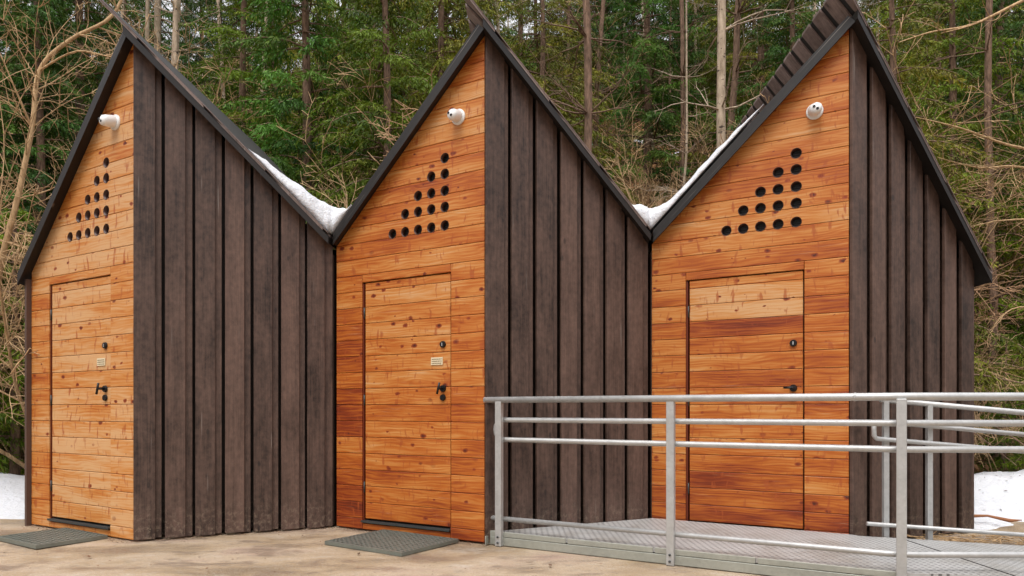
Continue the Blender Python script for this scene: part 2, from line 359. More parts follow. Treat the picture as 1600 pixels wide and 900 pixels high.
# ------------------------------------------------------------------ shed builder
TV=.064/math.cos(math.atan(K))     # vertical thickness of a roof slab
def shed(idx, name_label, tintf, handle_rot, sign, seed, yaw_err=0):
    rnd=random.Random(seed)
    HEL=2.185 if idx==0 else HE; HER=2.14 if idx==2 else HE; KL=(HP-HEL)/A; KR=(HP-HER)/A
    x0,y0=bw((idx-1)*SP,0)
    root=empty('wooden_shed',(x0,y0,0),-PSI)
    tag(root,name_label,'shed','pointed wooden sheds joined in a row')
    e=Vector((A,-DD,0))/LW; n=Vector((-DD,-A,0))/LW; V=Vector((-A,DD,0))
    def P(p,d): return V+e*p[0]+Vector((0,0,p[1]))+n*d
    # --- larch wall
    def clipwall(poly): return clip(poly,((HP-HEL)/LW,-1),-HEL)
    def board(mb,poly,d_front,thick,a,b):
        poly=clipwall(poly)
        if len(poly)<3 or area(poly)<2e-4: return
        outer=inset(poly,.0016); inn=inset(poly,.0052)
        if not outer or not inn or len(inn)!=len(outer):
            inn=None
        if not outer: return
        nn=len(outer); uvf=lambda p:p
        L0=[P(p,d_front-thick) for p in outer]
        if inn:
            L1=[P(p,d_front-.003) for p in outer]; L2=[P(p,d_front) for p in inn]; lv=[L0,L1,L2]; uvl=[outer,outer,inn]
        else:
            L1=[P(p,d_front) for p in outer]; lv=[L0,L1]; uvl=[outer,outer]
        base=len(mb.v); 
        for L in lv: mb.v+= [tuple(p) for p in L]
        uvall=[q for u in uvl for q in u]
        def add(f): mb.f.append(tuple(base+i for i in f)); mb.uv.extend(uvall[i] for i in f); mb.a.append(a); mb.b.append(b); mb.smooth.append(False)
        add(tuple(range(nn))[::-1]); add(tuple((len(lv)-1)*nn+i for i in range(nn)))
        for k in range(len(lv)-1):
            for i in range(nn): add((k*nn+i,k*nn+(i+1)%nn,(k+1)*nn+(i+1)%nn,(k+1)*nn+i))
    mb=MB(); md=MB()
    g=.005
    rows=[(.012,ROW0)]+[(ROW0+ROWH*k,ROW0+ROWH*(k+1)) for k in range(28)]
    for k,(za,zb) in enumerate(rows):
        za_=za; a=rnd.random()
        if zb<=ZB+.004 or za>=ZT: 
            # some rows are pieced from two boards
            if zb<=ZB+.004: 
                board(mb,[(0,za),(U1,za),(U1,zb),(0,zb)],0,.022,a,tintf(k,'l',rnd)); board(mb,[(U2,za),(LW,za),(LW,zb),(U2,zb)],0,.022,a+.4,tintf(k,'r',rnd))
                board(mb,[(U1,za),(U2,za),(U2,.062),(U1,.062)],0,.022,a+.4,tintf(k,'r',rnd)+.1)
            else: board(mb,[(0,za),(LW,za),(LW,zb),(0,zb)],0,.022,a,tintf(k,'t',rnd))
            continue
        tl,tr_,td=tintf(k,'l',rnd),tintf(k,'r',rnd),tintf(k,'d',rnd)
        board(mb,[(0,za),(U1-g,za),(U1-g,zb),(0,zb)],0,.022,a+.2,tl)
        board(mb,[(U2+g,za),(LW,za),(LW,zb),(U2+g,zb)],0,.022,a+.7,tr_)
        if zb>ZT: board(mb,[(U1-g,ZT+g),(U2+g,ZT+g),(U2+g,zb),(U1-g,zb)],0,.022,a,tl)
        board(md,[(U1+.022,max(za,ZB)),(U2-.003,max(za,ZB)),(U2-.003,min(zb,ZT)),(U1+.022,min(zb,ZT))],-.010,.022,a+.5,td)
    wall_o=mb.build('larch_wall',M_larch,root)
    # vents cut through the boards
    cols=[.6141+.1294*i for i in range(5)]; zr=[2.418,2.560,2.685,2.814,2.936]; VR=.041
    holes=[(cols[c],zr[r]) for r in range(5) for c in range(r,5)]
    cut=MB()
    for (u,z) in holes:
        ring=[(u+VR*math.cos(t*math.pi/12),z+VR*math.sin(t*math.pi/12)) for t in range(24)]
        cut.prism(ring,P,.03,-.05)
    co=cut.build('cutter',M_larch,None,fixn=True)
    co.location=wall_o.matrix_world.translation
    # evaluate boolean in local space of both
    tmp=bpy.data.objects.new('tmp',wall_o.data); COL.objects.link(tmp)
    bmn=bmesh.new(); bmn.from_mesh(tmp.data); bmesh.ops.recalc_face_normals(bmn,faces=bmn.faces[:]); bmn.to_mesh(tmp.data); bmn.free()
    co.location=(0,0,0)
    md_=tmp.modifiers.new('b','BOOLEAN'); md_.object=co; md_.operation='DIFFERENCE'; md_.solver='EXACT'; md_.use_self=False
    bpy.context.view_layer.update(); dg=bpy.context.evaluated_depsgraph_get()
    nm=bpy.data.meshes.new_from_object(tmp.evaluated_get(dg),preserve_all_data_layers=True,depsgraph=dg)
    if len(nm.polygons)>100: wall_o.data=nm
    bpy.data.objects.remove(tmp); bpy.data.objects.remove(co)
    # backing behind the boards
    bk=MB(); bk.prism([(.0,.0),(LW-.01,.0),(LW-.01,HP-.03),(0,HEL-.02)],P,-.075,-.056)
    bk.prism([(.0,.02),(U1-g-.001,.02),(U1-g-.001,ZT),(0,ZT)],P,-.055,-.0235)
    bk.prism([(U2+g+.001,.02),(LW-.03,.02),(LW-.03,ZT),(U2+g+.001,ZT)],P,-.055,-.0235)
    bk.build('wall_backing',M_back,root,fixn=True)
    for (u,z) in holes:
        v=MB(); N=20
        prof=[(VR-.0015,.0015),(VR-.0045,.0015),(VR-.0045,-.046)]
        vs=[];fs=[]
        for (r,d) in prof:
            for t in range(N): vs.append(P((u+r*math.cos(t*2*math.pi/N),z+r*math.sin(t*2*math.pi/N)),d))
        for i in range(len(prof)-1):
            for t in range(N): fs.append((i*N+t,i*N+(t+1)%N,(i+1)*N+(t+1)%N,(i+1)*N+t))
        v.mesh(vs,fs,smooth=True)
        vo=v.build('ventilation_hole',M_rim,root)
        v=MB(); v.mesh([P((u+(VR-.004)*math.cos(t*2*math.pi/N),z+(VR-.004)*math.sin(t*2*math.pi/N)),-.040) for t in range(N)],[tuple(range(N))]); v.build('insert',M_inner,vo)
        gr=MB()     # fine mesh insert
        for j in range(-1,2):
            hw=math.sqrt(max(0,(VR-.006)**2-(j*.018)**2))
            gr.prism([(u-hw,z+j*.018-.0015),(u+hw,z+j*.018-.0015),(u+hw,z+j*.018+.0015),(u-hw,z+j*.018+.0015)],P,-.032,-.036)
        gr.build('grille',M_black,vo,fixn=True)
    # --- door
    dfr=MB(); dfr.prism([(U1+.021,ZB),(U2-.002,ZB),(U2-.002,ZT),(U1+.021,ZT)],P,-.056,-.0325)
    dr=md.build('door',M_larch,root)
    dfr.build('door_panel',M_back,dr,fixn=True)
    jm=MB(); jm.prism([(U1-.004,.066),(U1+.011,.066),(U1+.011,ZT-.002),(U1-.004,ZT-.002)],P,-.05,-.010,a=.3,b=.85)
    jm.build('door_jamb',M_larch,dr,fixn=True)
    for hz in (.36,1.08,1.80):
        h=MB(); h.tube([P((U1+.0155,hz-.045),-.006),P((U1+.0155,hz+.045),-.006)],.0055,10); h.build('hinge',M_steel,dr)
    def disc(mb,u,z,d0,d1,r,N=24):
        mb.mesh([P((u+r*math.cos(t*2*math.pi/N),z+r*math.sin(t*2*math.pi/N)),d0) for t in range(N)]+[P((u+r*.86*math.cos(t*2*math.pi/N),z+r*.86*math.sin(t*2*math.pi/N)),d1) for t in range(N)],
                [tuple(range(N,2*N))]+[(t,(t+1)%N,N+(t+1)%N,N+t) for t in range(N)])
    ul=U2-.072
    lk=MB(); disc(lk,ul,1.505,-.006,.008,.027); lo=lk.build('lock',M_black,dr)
    kh=MB(); kh.prism([(ul-.004,1.493),(ul+.004,1.493),(ul+.004,1.517),(ul-.004,1.517)],P,.007,.0105); kh.build('key_cylinder',M_galv,lo,fixn=True)
    hd=MB(); disc(hd,ul,1.165,-.006,.008,.028)
    hd.tube([P((ul,1.165),0),P((ul,1.165),.058)],.009,12)
    ca,sa=math.cos(handle_rot),math.sin(handle_rot)
    p0=P((ul-.045*ca,1.165-.045*sa),.056); p1=P((ul+.045*ca,1.165+.045*sa),.056)
    if idx==2: p0=P((ul-.062,1.168),.05); p1=P((ul+.022,1.166),.05)
    hd.tube([p0,p1],.0085,12); ho=hd.build('door_handle',M_black,dr)
    l2=MB(); disc(l2,ul,1.095,-.006,.007,.026); l2.build('keyhole_plate',M_black,dr)
    if sign:
        sg=MB(); su=ul-.055; sz=1.378
        sg.prism([(su-.058,sz-.029),(su+.052,sz-.029),(su+.052,sz+.029),(su-.058,sz+.029)],P,-.008,-.003)
        so=sg.build('sign',M_sign,dr,fixn=True)
        tx=MB(); r2=random.Random(5)
        for li,zz in enumerate((sz+.015,sz-.001,sz-.017)):
            uu=su-.050
            while uu<su+.042:
                wl=r2.uniform(.006,.016)
                tx.prism([(uu,zz-.0035),(min(uu+wl,su+.045),zz-.0035),(min(uu+wl,su+.045),zz+.0035),(uu,zz+.0035)],P,-.0034,-.0022); uu+=wl+.003
        tx.build('lettering',M_ink,so,fixn=True)
    th=MB(); th.prism([(U1-.002,.070),(U2+.002,.070),(U2+.002,.086),(U1-.002,.086)],P,-.05,.018 if idx<2 else -.004)
    th.build('threshold',M_steel,root,fixn=True)
    # --- sensor
    us,zs=(1.262,3.222); aim=(-.10,.05,.35)[idx]
    sn=MB(); N=28; prof=[(.060,0.),(.060,.010),(.055,.014),(.046,.015),(.046,.022),(.047,.030),(.043,.085),(.037,.102),(.021,.112),(.001,.114)]
    axis=n
    vs=[];fs=[]
    for (r,d) in prof:
        for t in range(N): vs.append(P((us+r*math.cos(t*2*math.pi/N)+aim*max(0,d-.03),zs+r*math.sin(t*2*math.pi/N)-.18*max(0,d-.03)),d))
    for i in range(len(prof)-1):
        for t in range(N): fs.append((i*N+t,i*N+(t+1)%N,(i+1)*N+(t+1)%N,(i+1)*N+t))
    sn.mesh(vs,fs,smooth=True); so=sn.build('motion_sensor',M_white,root)
    for du,dz in ((-.024,.010),(.006,-.010)):
        ln=MB(); disc(ln,us+aim*.08+du*.8,zs-.014+dz,.100,.1160,.0115,14); ln.build('lens',M_lens,so)
    # --- dark clad wall
    e2=Vector((A,DD,0))/LW; n2=Vector((DD,-A,0))/LW
    def Q(p,d): return e2*p[0]+Vector((0,0,p[1]))+n2*d
    dk=MB(); mod=LW/7
    def dboard(mb,u0,u1,z0,d0,d1,a,b):
        zt=lambda u: HP-(HP-HER)*u/LW
        p=[(u0,z0),(u1,z0),(u1,zt(u1)),(u0,zt(u0))]
        pi=inset(p,.003) or p
        nn=4; v0=[Q(q,d0) for q in p]; v1=[Q(q,d1-.003) for q in p]; v2=[Q(q,d1) for q in pi]
        base=len(mb.v); mb.v+=[tuple(q) for q in v0+v1+v2]; uva=p+p+pi
        for f in [(3,2,1,0),(8,9,10,11)]+[(k*4+i,k*4+(i+1)%4,(k+1)*4+(i+1)%4,(k+1)*4+i) for k in range(2) for i in range(4)]:
            mb.f.append(tuple(base+i for i in f)); mb.uv.extend(uva[i] for i in f); mb.a.append(a); mb.b.append(b); mb.smooth.append(False)
    zlow=.012
    dboard(dk,0.006,LW-.004,zlow+.01,-.125,-.095,.11,-.9)  # backing behind the boards, darkened to paint shade into the gaps
    for k in range(7):
        a=rnd.random()
        u0=mod*k; 
        cw=.143 if k else .150
        j=rnd.uniform(-.004,.004)
        dboard(dk,u0+.110,(u0+mod-.020+j if k<6 else LW-.001),zlow+rnd.uniform(0,.01),-.094,.002,a+.5,rnd.uniform(-.12,.1))
        dboard(dk,(u0+.001 if k==0 else u0+j),min(u0+cw+j,LW-.002),zlow+rnd.uniform(0,.012),0.0045,.030,a,rnd.uniform(-.22,.24))
    dko=dk.build('dark_clad_wall',M_dark,root)
    # --- hidden/outer side walls and rear wall
    sw=MB()
    for sx in (-1,1):
        y=DD+.03; HS=HEL if sx<0 else HER
        while y<YB-.02:
            y1=min(y+.2,YB-.02)
            xo=sx*(A-.012); sw.box((xo,(y+y1)/2,HS/2-.02),(.011,(y1-y)/2-.006,HS/2-.04),a=rnd.random(),b=.0)
            y+=.2133
    for k in range(12):
        xx=-A+.1+k*(2*A-.2)/11; h=HP-(KL if xx<0 else KR)*abs(xx)-.16
        sw.box((xx,YB-.06,h/2),(.10,.012,h/2),a=rnd.random(),b=0)
    sw.build('rear_and_side_wall',M_dark,root)
    if idx==0:
        ct=MB(); cx=Vector((-A,DD,0))
        ct.box(cx-e*.016+Vector((0,0,HEL/2-.03))+n*.008,(.016,.03,HEL/2-.03),Matrix.Rotation(math.atan2(e.y,e.x),3,'Z'),a=.2,b=-.1); ct.build('corner_trim',M_dark,root)
    # --- roof. left slope lies under, right slope runs past the ridge
    offL,offR=.085,.125
    yfL=lambda x: DD*abs(x)/A-offL*LW/A
    yfR=lambda x: DD*x/A-offR*LW/A
    EX=.138
    xl=A+(.085 if idx==0 else -.002); xr=A+(.085 if idx==2 else -.002)
    T3=lambda p,fy: Vector((p[0],fy(p[0]),p[1]))
    xt=-TV/(KL+KR)
    base_t=TV*.62
    # left slab
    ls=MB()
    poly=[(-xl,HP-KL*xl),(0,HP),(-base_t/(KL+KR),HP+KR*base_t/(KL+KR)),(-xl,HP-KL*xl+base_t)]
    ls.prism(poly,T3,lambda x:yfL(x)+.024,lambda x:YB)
    so_=ls.build('roof_slope',M_fascia_shade,root,fixn=True); ls=MB()
    # cover boards on the left slope
    def cover(mb,side,yf,xa,xb,zoff,th,y0,modl,wd,seed2):
        r3=random.Random(seed2); y=y0; kk=0
        while y<YB:
            rect=[(xa,y),(xb,y),(xb,min(y+wd,YB)),(xa,min(y+wd,YB))]
            # y >= yf(x): linear in x
            f0,f1=yf(xa),yf(xb); sl=(f1-f0)/(xb-xa); poly=clip(rect,(-sl,1),f0-sl*xa)
            if len(poly)>=3 and area(poly)>1e-3:
                zz=lambda x: HP-side*(KR if side>0 else KL)*x+zoff
                n0=len(poly); bot=[Vector((p[0],p[1],zz(p[0]))) for p in poly]; top=[v+Vector((0,0,th)) for v in bot]
                aa=r3.random(); bb=r3.uniform(-.1,.25)
                sc=math.sqrt(1+K*K)
                mb.mesh(bot+top,[tuple(range(n0))[::-1],tuple(range(n0,2*n0))]+[(i,(i+1)%n0,n0+(i+1)%n0,n0+i) for i in range(n0)],aa,bb,uvf=lambda v:(v[0]*sc,v[1]))
            y+=modl; kk+=1
    cover(ls,-1,lambda x:yfL(x)+.024,-xl,xt-.002,base_t+.001,TV*.38,-offL*LW/A-.01,.2133,.160,seed+7)
    ls.build('roof_boards',M_roofw,so_,fixn=True)
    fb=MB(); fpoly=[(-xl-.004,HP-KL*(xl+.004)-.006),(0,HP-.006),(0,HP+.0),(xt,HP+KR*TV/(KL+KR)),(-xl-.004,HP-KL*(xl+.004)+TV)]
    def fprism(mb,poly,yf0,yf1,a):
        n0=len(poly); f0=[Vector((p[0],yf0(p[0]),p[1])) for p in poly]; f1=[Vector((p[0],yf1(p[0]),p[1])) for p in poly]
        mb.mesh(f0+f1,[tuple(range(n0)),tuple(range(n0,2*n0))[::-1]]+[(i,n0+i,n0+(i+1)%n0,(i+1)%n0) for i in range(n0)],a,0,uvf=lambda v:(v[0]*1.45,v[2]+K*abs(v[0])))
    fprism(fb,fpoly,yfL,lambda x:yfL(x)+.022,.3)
    fb.build('fascia_board',M_fascia_shade,root,fixn=True)
    # right slab
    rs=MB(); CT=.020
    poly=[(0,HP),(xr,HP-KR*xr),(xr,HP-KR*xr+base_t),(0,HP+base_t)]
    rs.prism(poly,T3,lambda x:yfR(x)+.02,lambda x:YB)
    so_=rs.build('roof_slope',M_fascia_shade,root,fixn=True); rs=MB()  # slab underside coloured near-black to stand for shade below the overhang
    y_first=yfR(-EX)
    rect=[(-EX,y_first-.02),(xr,y_first-.02)]
    cover(rs,1,yfR,-EX,xr,base_t+.001,CT,-.46,.2133,.150,seed+11)
    lid=[(-EX+.01,HP+KR*(EX-.01)+base_t+CT+.0005),(xr,HP-KR*xr+base_t+CT+.0005),(xr,HP-KR*xr+base_t+CT+.012),(-EX+.01,HP+KR*(EX-.01)+base_t+CT+.012)]
    lm=MB(); lm.prism(lid,T3,lambda x:yfR(x)+.03,lambda x:YB,a=.5); lm.build('gap_lid',M_inner,root,fixn=True)  # black sheet added over the boards so their gaps look dark
    rs.build('roof_boards',M_roofw,so_,fixn=True)
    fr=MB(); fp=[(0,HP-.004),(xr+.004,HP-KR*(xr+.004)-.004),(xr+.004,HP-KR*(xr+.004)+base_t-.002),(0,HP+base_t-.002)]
    fprism(fr,fp,lambda x:yfR(x)+.004,lambda x:yfR(x)+.019,.6); fr.build('fascia_board',M_fascia_shade,root,fixn=True)
    ms=MB(); mp=[(-EX,HP+KR*EX+base_t+CT+.002),(xr,HP-KR*xr+base_t+CT+.002),(xr,HP-KR*xr+base_t+CT+.010),(-EX,HP+KR*EX+base_t+CT+.008)]
    fprism(ms,mp,lambda x:yfR(x)-.004,lambda x:yfR(x)+.05,.6); ms.build('roof_edge_strip',M_roofw,root,fixn=True)
    return root

def tint1(k,p,r):
    b=.14 if p!='l' else .24
    return b+r.uniform(-.10,.14)
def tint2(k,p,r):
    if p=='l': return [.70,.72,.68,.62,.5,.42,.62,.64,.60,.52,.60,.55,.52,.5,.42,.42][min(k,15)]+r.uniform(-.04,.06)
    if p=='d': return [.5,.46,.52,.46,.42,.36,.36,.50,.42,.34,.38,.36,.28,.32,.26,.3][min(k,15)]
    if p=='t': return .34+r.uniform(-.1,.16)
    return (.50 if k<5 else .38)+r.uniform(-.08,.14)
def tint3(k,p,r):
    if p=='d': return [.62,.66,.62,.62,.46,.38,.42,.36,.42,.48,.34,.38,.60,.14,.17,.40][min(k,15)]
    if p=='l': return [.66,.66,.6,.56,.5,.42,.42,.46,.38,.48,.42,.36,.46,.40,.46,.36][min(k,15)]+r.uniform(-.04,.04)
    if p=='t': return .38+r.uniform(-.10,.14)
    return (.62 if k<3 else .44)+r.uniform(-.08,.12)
shed(0,'leftmost pointed wooden shed, its larch front bleached palest',tint1,R(72),True,11)
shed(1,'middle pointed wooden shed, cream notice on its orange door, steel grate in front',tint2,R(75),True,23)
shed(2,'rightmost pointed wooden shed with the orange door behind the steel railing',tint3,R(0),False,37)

# ------------------------------------------------------------------ snow
def fbm(x,y,s=0.):
    return (math.sin(x*3.1+s)*math.cos(y*2.7-s)+.5*math.sin(x*7.3+y*5.1+s*2)+.25*math.sin(x*15.7-y*13.3+s))/1.75
def snow_valley(idx,prof,name_label,yend=YB-.05):
    """prof: list of (s, height over valley) with s measured from the valley line"""
    x0,y0=bw((idx-1)*SP,0); o_e=None
    ss=[p[0] for p in prof]; 
    NS,NY=64,46; xsn=np.linspace(ss[0],ss[-1],NS)
    vs=[]; 
    slab=lambda s: HE+K*abs(s)+TV+.004
    def yf(s): # front line of the roofs
        return (DD-.115*LW/A - DD*abs(s)/A if s<0 else DD-.085*LW/A-DD*s/A)
    for j in range(NY):
        t=j/(NY-1)
        for s in xsn:
            y=yf(s)+.035+(yend-yf(s)-.035)*t + .018*fbm(s*6,1,idx)*(1-t)
            h=HE+np.interp(s,ss,[p[1] for p in prof])+.03*fbm(s*2.2,y*1.7,idx)+.008*fbm(s*9,y*9,3)
            edge=min(1,t/.05); rnd_=math.sqrt(max(0,1-(1-edge)**2))
            b=slab(s); sm=min(s-ss[0],ss[-1]-s)/.10; sm=max(0,min(1,sm)); 
            z=b+(h-b)*(.35+.65*rnd_)*(sm**.6) if h>b else b-.004
            vs.append((A+s,y,max(z,b-.004)))
    n0=len(vs)
    for j in range(NY):
        t=j/(NY-1)
        for s in xsn:
            y=yf(s)+.035+(yend-yf(s)-.035)*t; vs.append((A+s,y,slab(s)-.0045))
    fs=[]
    for j in range(NY-1):
        for i in range(NS-1):
            a=j*NS+i; fs.append((a,a+1,a+NS+1,a+NS)); fs.append((n0+a,n0+a+NS,n0+a+NS+1,n0+a+1))
    for i in range(NS-1): fs.append((i,n0+i,n0+i+1,i+1)); a=(NY-1)*NS+i; fs.append((a,a+1,n0+a+1,n0+a))
    for j in range(NY-1):
        a=j*NS; fs.append((a,a+NS,n0+a+NS,n0+a)); a=j*NS+NS-1; fs.append((a,n0+a,n0+a+NS,a+NS))
    m=MB(); m.mesh(vs,fs,smooth=True); o=m.build('roof_snow',M_snow); o.location=(x0,y0,0); o.rotation_euler=(0,0,-PSI)
    tag(o,name_label,'snow')
snow_valley(0,[(-.56,.72),(-.45,.63),(-.3,.50),(-.15,.40),(.0,.34),(.12,.32),(.20,.33)],'white snow filling the roof valley between the left and middle sheds')
snow_valley(1,[(-.20,.33),(-.05,.31),(.08,.31),(.18,.36),(.32,.495),(.52,.70),(.72,.90),(.80,.965)],'white snow in the right roof valley and up the slope of the right shed')

def bank(name,x0,x1,y0,y1,hf,label,nx=70,ny=60):
    xs=np.linspace(x0,x1,nx); ys=np.linspace(y0,y1,ny)
    vs=[(x,y,hf(x,y)) for y in ys for x in xs]; n0=len(vs); vs+=[(x,y,min(-.06,hf(x,y)-.3)) for y in ys for x in xs]; fs=[]
    for j in range(ny-1):
        for i in range(nx-1): a=j*nx+i; fs.append((a,a+1,a+nx+1,a+nx)); fs.append((n0+a,n0+a+nx,n0+a+nx+1,n0+a+1))
    m=MB(); m.mesh(vs,fs,smooth=True); o=m.build(name,M_snow); tag(o,label,'snow',None,'stuff'); return o
def sm(t): t=max(0,min(1,t)); return t*t*(3-2*t)
bank('snow_bank',3.55,9.5,5.1,9.4,lambda x,y: -.05+.37*sm((y-5.45-.12*math.sin(x*3)-.28*(4.6-x)*0)/2.2)*(.85+.15*fbm(x*.9,y*.9,2))*sm((x-3.6)/.35+.2)+.05*fbm(x*1.6,y*1.6,1)*sm((y-5.5)/1.)-.25*sm((y-8.2)/1.2),'old white snow bank behind the ramp at right')
bank('snow_bank',-12,-4.15,5.95,9.6,lambda x,y: -.05+.33*sm((y-6.05-.1*math.sin(x*2.))/1.9)*(.9+.1*fbm(x,y,5))+.04*fbm(x*1.5,y*1.7,4)*sm((y-6.2)/1.)-.2*sm((y-8.4)/1.2),'white snow bank beside the leftmost shed')

# ------------------------------------------------------------------ steel grates on the ground
def grate(cx,cy,w,h,rz,label):
    root=empty('steel_grate',(cx,cy,0),rz); tag(root,label,'grate','steel foot grates in front of the doors')
    f=MB(); T=.026
    for s in (-1,1):
        f.box((0,s*(h/2-.004),T/2+.004),(w/2,.004,T/2)); f.box((s*(w/2-.004),0,T/2+.004),(.004,h/2-.0085,T/2))
    f.build('frame',M_matst,root)
    b=MB(); k=0; x=-w/2+.03
    while x<w/2-.02: b.box((x,0,T/2+.006),(.008,h/2-.009,T/2-.002)); x+=.050
    y=-h/2+.022
    while y<h/2-.015: b.box((0,y,T+.0005),(w/2-.009,.0085,.0025)); y+=.040
    b.build('bars',M_matst,root)
    p_=MB(); p_.box((0,0,.006),(w/2-.01,h/2-.01,.0015)); p_.build('tray',M_black,root)
grate(-.895,5.245,.77,.62,R(-34),'steel foot grate with diamond mesh in front of the middle shed')
grate(-3.545,5.415,.66,.50,R(-33),'small dark steel foot grate in front of the leftmost shed')

# ------------------------------------------------------------------ platform, ramp, railings
ZD=.100
E_=bw(SP-A,DD); F_=bw(SP,0); D_=bw(0,0)
P1=(-.094,5.15); P2=(1.02,4.515); P3=(2.14,3.86)
pl=empty('steel_platform',(1.2,4.6,0)); tag(pl,'raised galvanised steel platform and ramp in front of the right shed','platform')
off=Vector((-1.2,-4.6,0))
def offs(poly,dz): return [Vector((x,y,dz))+off for x,y in poly]
def plate(name,poly,z0,z1,mat):
    m=MB(); n0=len(poly); m.mesh(offs(poly,z0)+offs(poly,z1),[tuple(range(n0))[::-1],tuple(range(n0,2*n0))]+[(i,(i+1)%n0,n0+(i+1)%n0,n0+i) for i in range(n0)]); return m.build(name,mat,pl,fixn=True)
dirF=Vector((P2[0]-P1[0],P2[1]-P1[1],0)).normalized(); nrmF=Vector((dirF.y,-dirF.x,0)) # points towards camera
nb=.03
def inn(p,d): return (p[0]-nrmF.x*d,p[1]-nrmF.y*d)
S0=(-.20,5.235); S1=inn(P1,.03); S3=inn(P3,.02)
k_=(-.135-S1[0])/dirF.x; SL=(S1[0]+dirF.x*k_,S1[1]+dirF.y*k_)
Dn=(D_[0]+.045,D_[1]-.045); 
poly=[SL,S3,(2.72,3.80),(2.72,4.93),(F_[0]+.03,F_[1]-.10),(F_[0]-.02,F_[1]-.03),(E_[0],E_[1]-.03),(-.122,5.219)]
plate('deck_plate',poly,ZD-.028,ZD,M_deck)
# seams between the deck panels
# side beam
def strip(name,pa,pb,z0,z1,th,mat,zoff=0,bz=0):
    m=MB(); d=Vector((pb[0]-pa[0],pb[1]-pa[1],0)); l=d.length; d.normalize(); c=Vector(((pa[0]+pb[0])/2,(pa[1]+pb[1])/2,(z0+z1)/2))+off
    m.box(c,(l/2,th/2,(z1-z0)/2),Matrix.Rotation(math.atan2(d.y,d.x),3,'Z'),bev=.003); return m.build(name,mat,pl)
fa=inn(P1,.022); fa0=(fa[0]-dirF.x*.10,fa[1]-dirF.y*.10); fb_=inn(P3,.022)
strip('side_beam',fa0,fb_,.004,.064,.012,M_beam)
strip('side_beam',(P3[0]-.01,P3[1]+.03),(3.6,P3[1]+.0),.004,.064,.012,M_beam)
gA=Vector((fa0[0],fa0[1],0)); gB=Vector((fb_[0],fb_[1],0)); nseg=3
for i,(t0,t1) in enumerate(((0,.235),(.24,.47),(.475,.71),(.715,.995))):
    a_=gA.lerp(gB,t0); b_=gA.lerp(gB,t1); strip('edge_strip',(a_.x,a_.y),(b_.x,b_.y),.067,ZD+.004,.010,M_beam)
strip('beam_foot',(fa0[0]-.02,fa0[1]+.012),(fa0[0]+.05,fa0[1]-.02),.003,ZD+.006,.02,M_beam)
strip('end_beam',(fa0[0]-.0,fa0[1]+.008),(D_[0]+.01,D_[1]-.06),.004,ZD-.03,.01,M_beam)
m=MB(); m.box(Vector((2.722,4.36,ZD+.001))+off,(.003,.56,.002)); m.build('panel_joint',M_inner,pl)
m=MB(); rp=[(2.725,3.80,ZD),(4.3,3.75,-.02),(4.3,5.10,-.02),(2.725,4.93,ZD)]
m.mesh([Vector(p)+off for p in rp]+[Vector(p)+off-Vector((0,0,.028)) for p in rp],[(0,1,2,3),(7,6,5,4),(0,4,5,1),(1,5,6,2),(2,6,7,3),(3,7,4,0)]); m.build('ramp_plate',M_deck,pl,fixn=True)

ZR={'top':1.073,'mid':.926,'low':.780,'bot':.198}
rl=empty('steel_railing',(1.2,4.6,0)); tag(rl,'long galvanised steel railing along the front edge of the platform','railing')
def post(p,z0,z1,par,rot,hw=.025,o_=off):
    m=MB(); m.box(Vector((p[0],p[1],(z0+z1)/2))+o_,(hw,hw*.8,(z1-z0)/2),Matrix.Rotation(rot,3,'Z'),bev=.004)
    po=m.build('post',M_galv,par)
    return po
rotF=math.atan2(dirF.y,dirF.x)
P4=(3.72,3.83)
for i,(p,z0) in enumerate(((P1,.0),(P2,.0),(P3,.0),(P4,.0))):
    po=post(p,z0+.002,ZR['top']-.012,rl,rotF if i<3 else 0,.0255)
    b=MB()
    for zz in (.03,.072): c=Vector((p[0],p[1],zz))+off+nrmF*.021; b.tube([c,c+nrmF*.008],.008,6)
    b.build('bolt',M_steel,po)
    bk=MB()
    for zz in (ZR['mid'],ZR['low']):
        c=Vector((p[0],p[1],zz-.035))+off; b1=c-nrmF*.02; b2=Vector((p[0],p[1],zz-.015))+off-nrmF*.052
        bk.tube([b1,b1-nrmF*.02-Vector((0,0,.004)),b2],.007,8)
    bk.build('bracket',M_galv,po)
def V3(p,z,o_=off): return Vector((p[0],p[1],z))+o_
def ext(p,q,d):
    v=Vector((q[0]-p[0],q[1]-p[1],0)).normalized(); return (p[0]-v.x*d,p[1]-v.y*d)
def arc_corner(a,c,b,r,n=6):
    """rounded polyline corner"""
    a,b,c=Vector(a),Vector(b),Vector(c); u=(a-c).normalized(); v=(b-c).normalized()
    p=c+u*r; q=c+v*r; return [p.lerp(c,t/n).lerp(c.lerp(q,t/n),t/n) for t in range(n+1)]
# top rail sits on the posts
t0=ext(P1,P2,.125); t1=(6.0,3.82)
m=MB(); pts=[V3(t0,ZR['top'])]+arc_corner(V3(P1,ZR['top']),V3(P3,ZR['top']),V3(t1,ZR['top']),.12)+[V3(t1,ZR['top'])]; m.tube(pts,.0225,14); m.build('top_rail',M_galv,rl)
for q in (.0,):
    cpt=Vector(V3(P3,ZR['top']))-dirF*.23; m=MB(); m.tube([cpt-dirF*.006,cpt+dirF*.006],.0245,14); m.build('rail_joint',M_galv,rl)
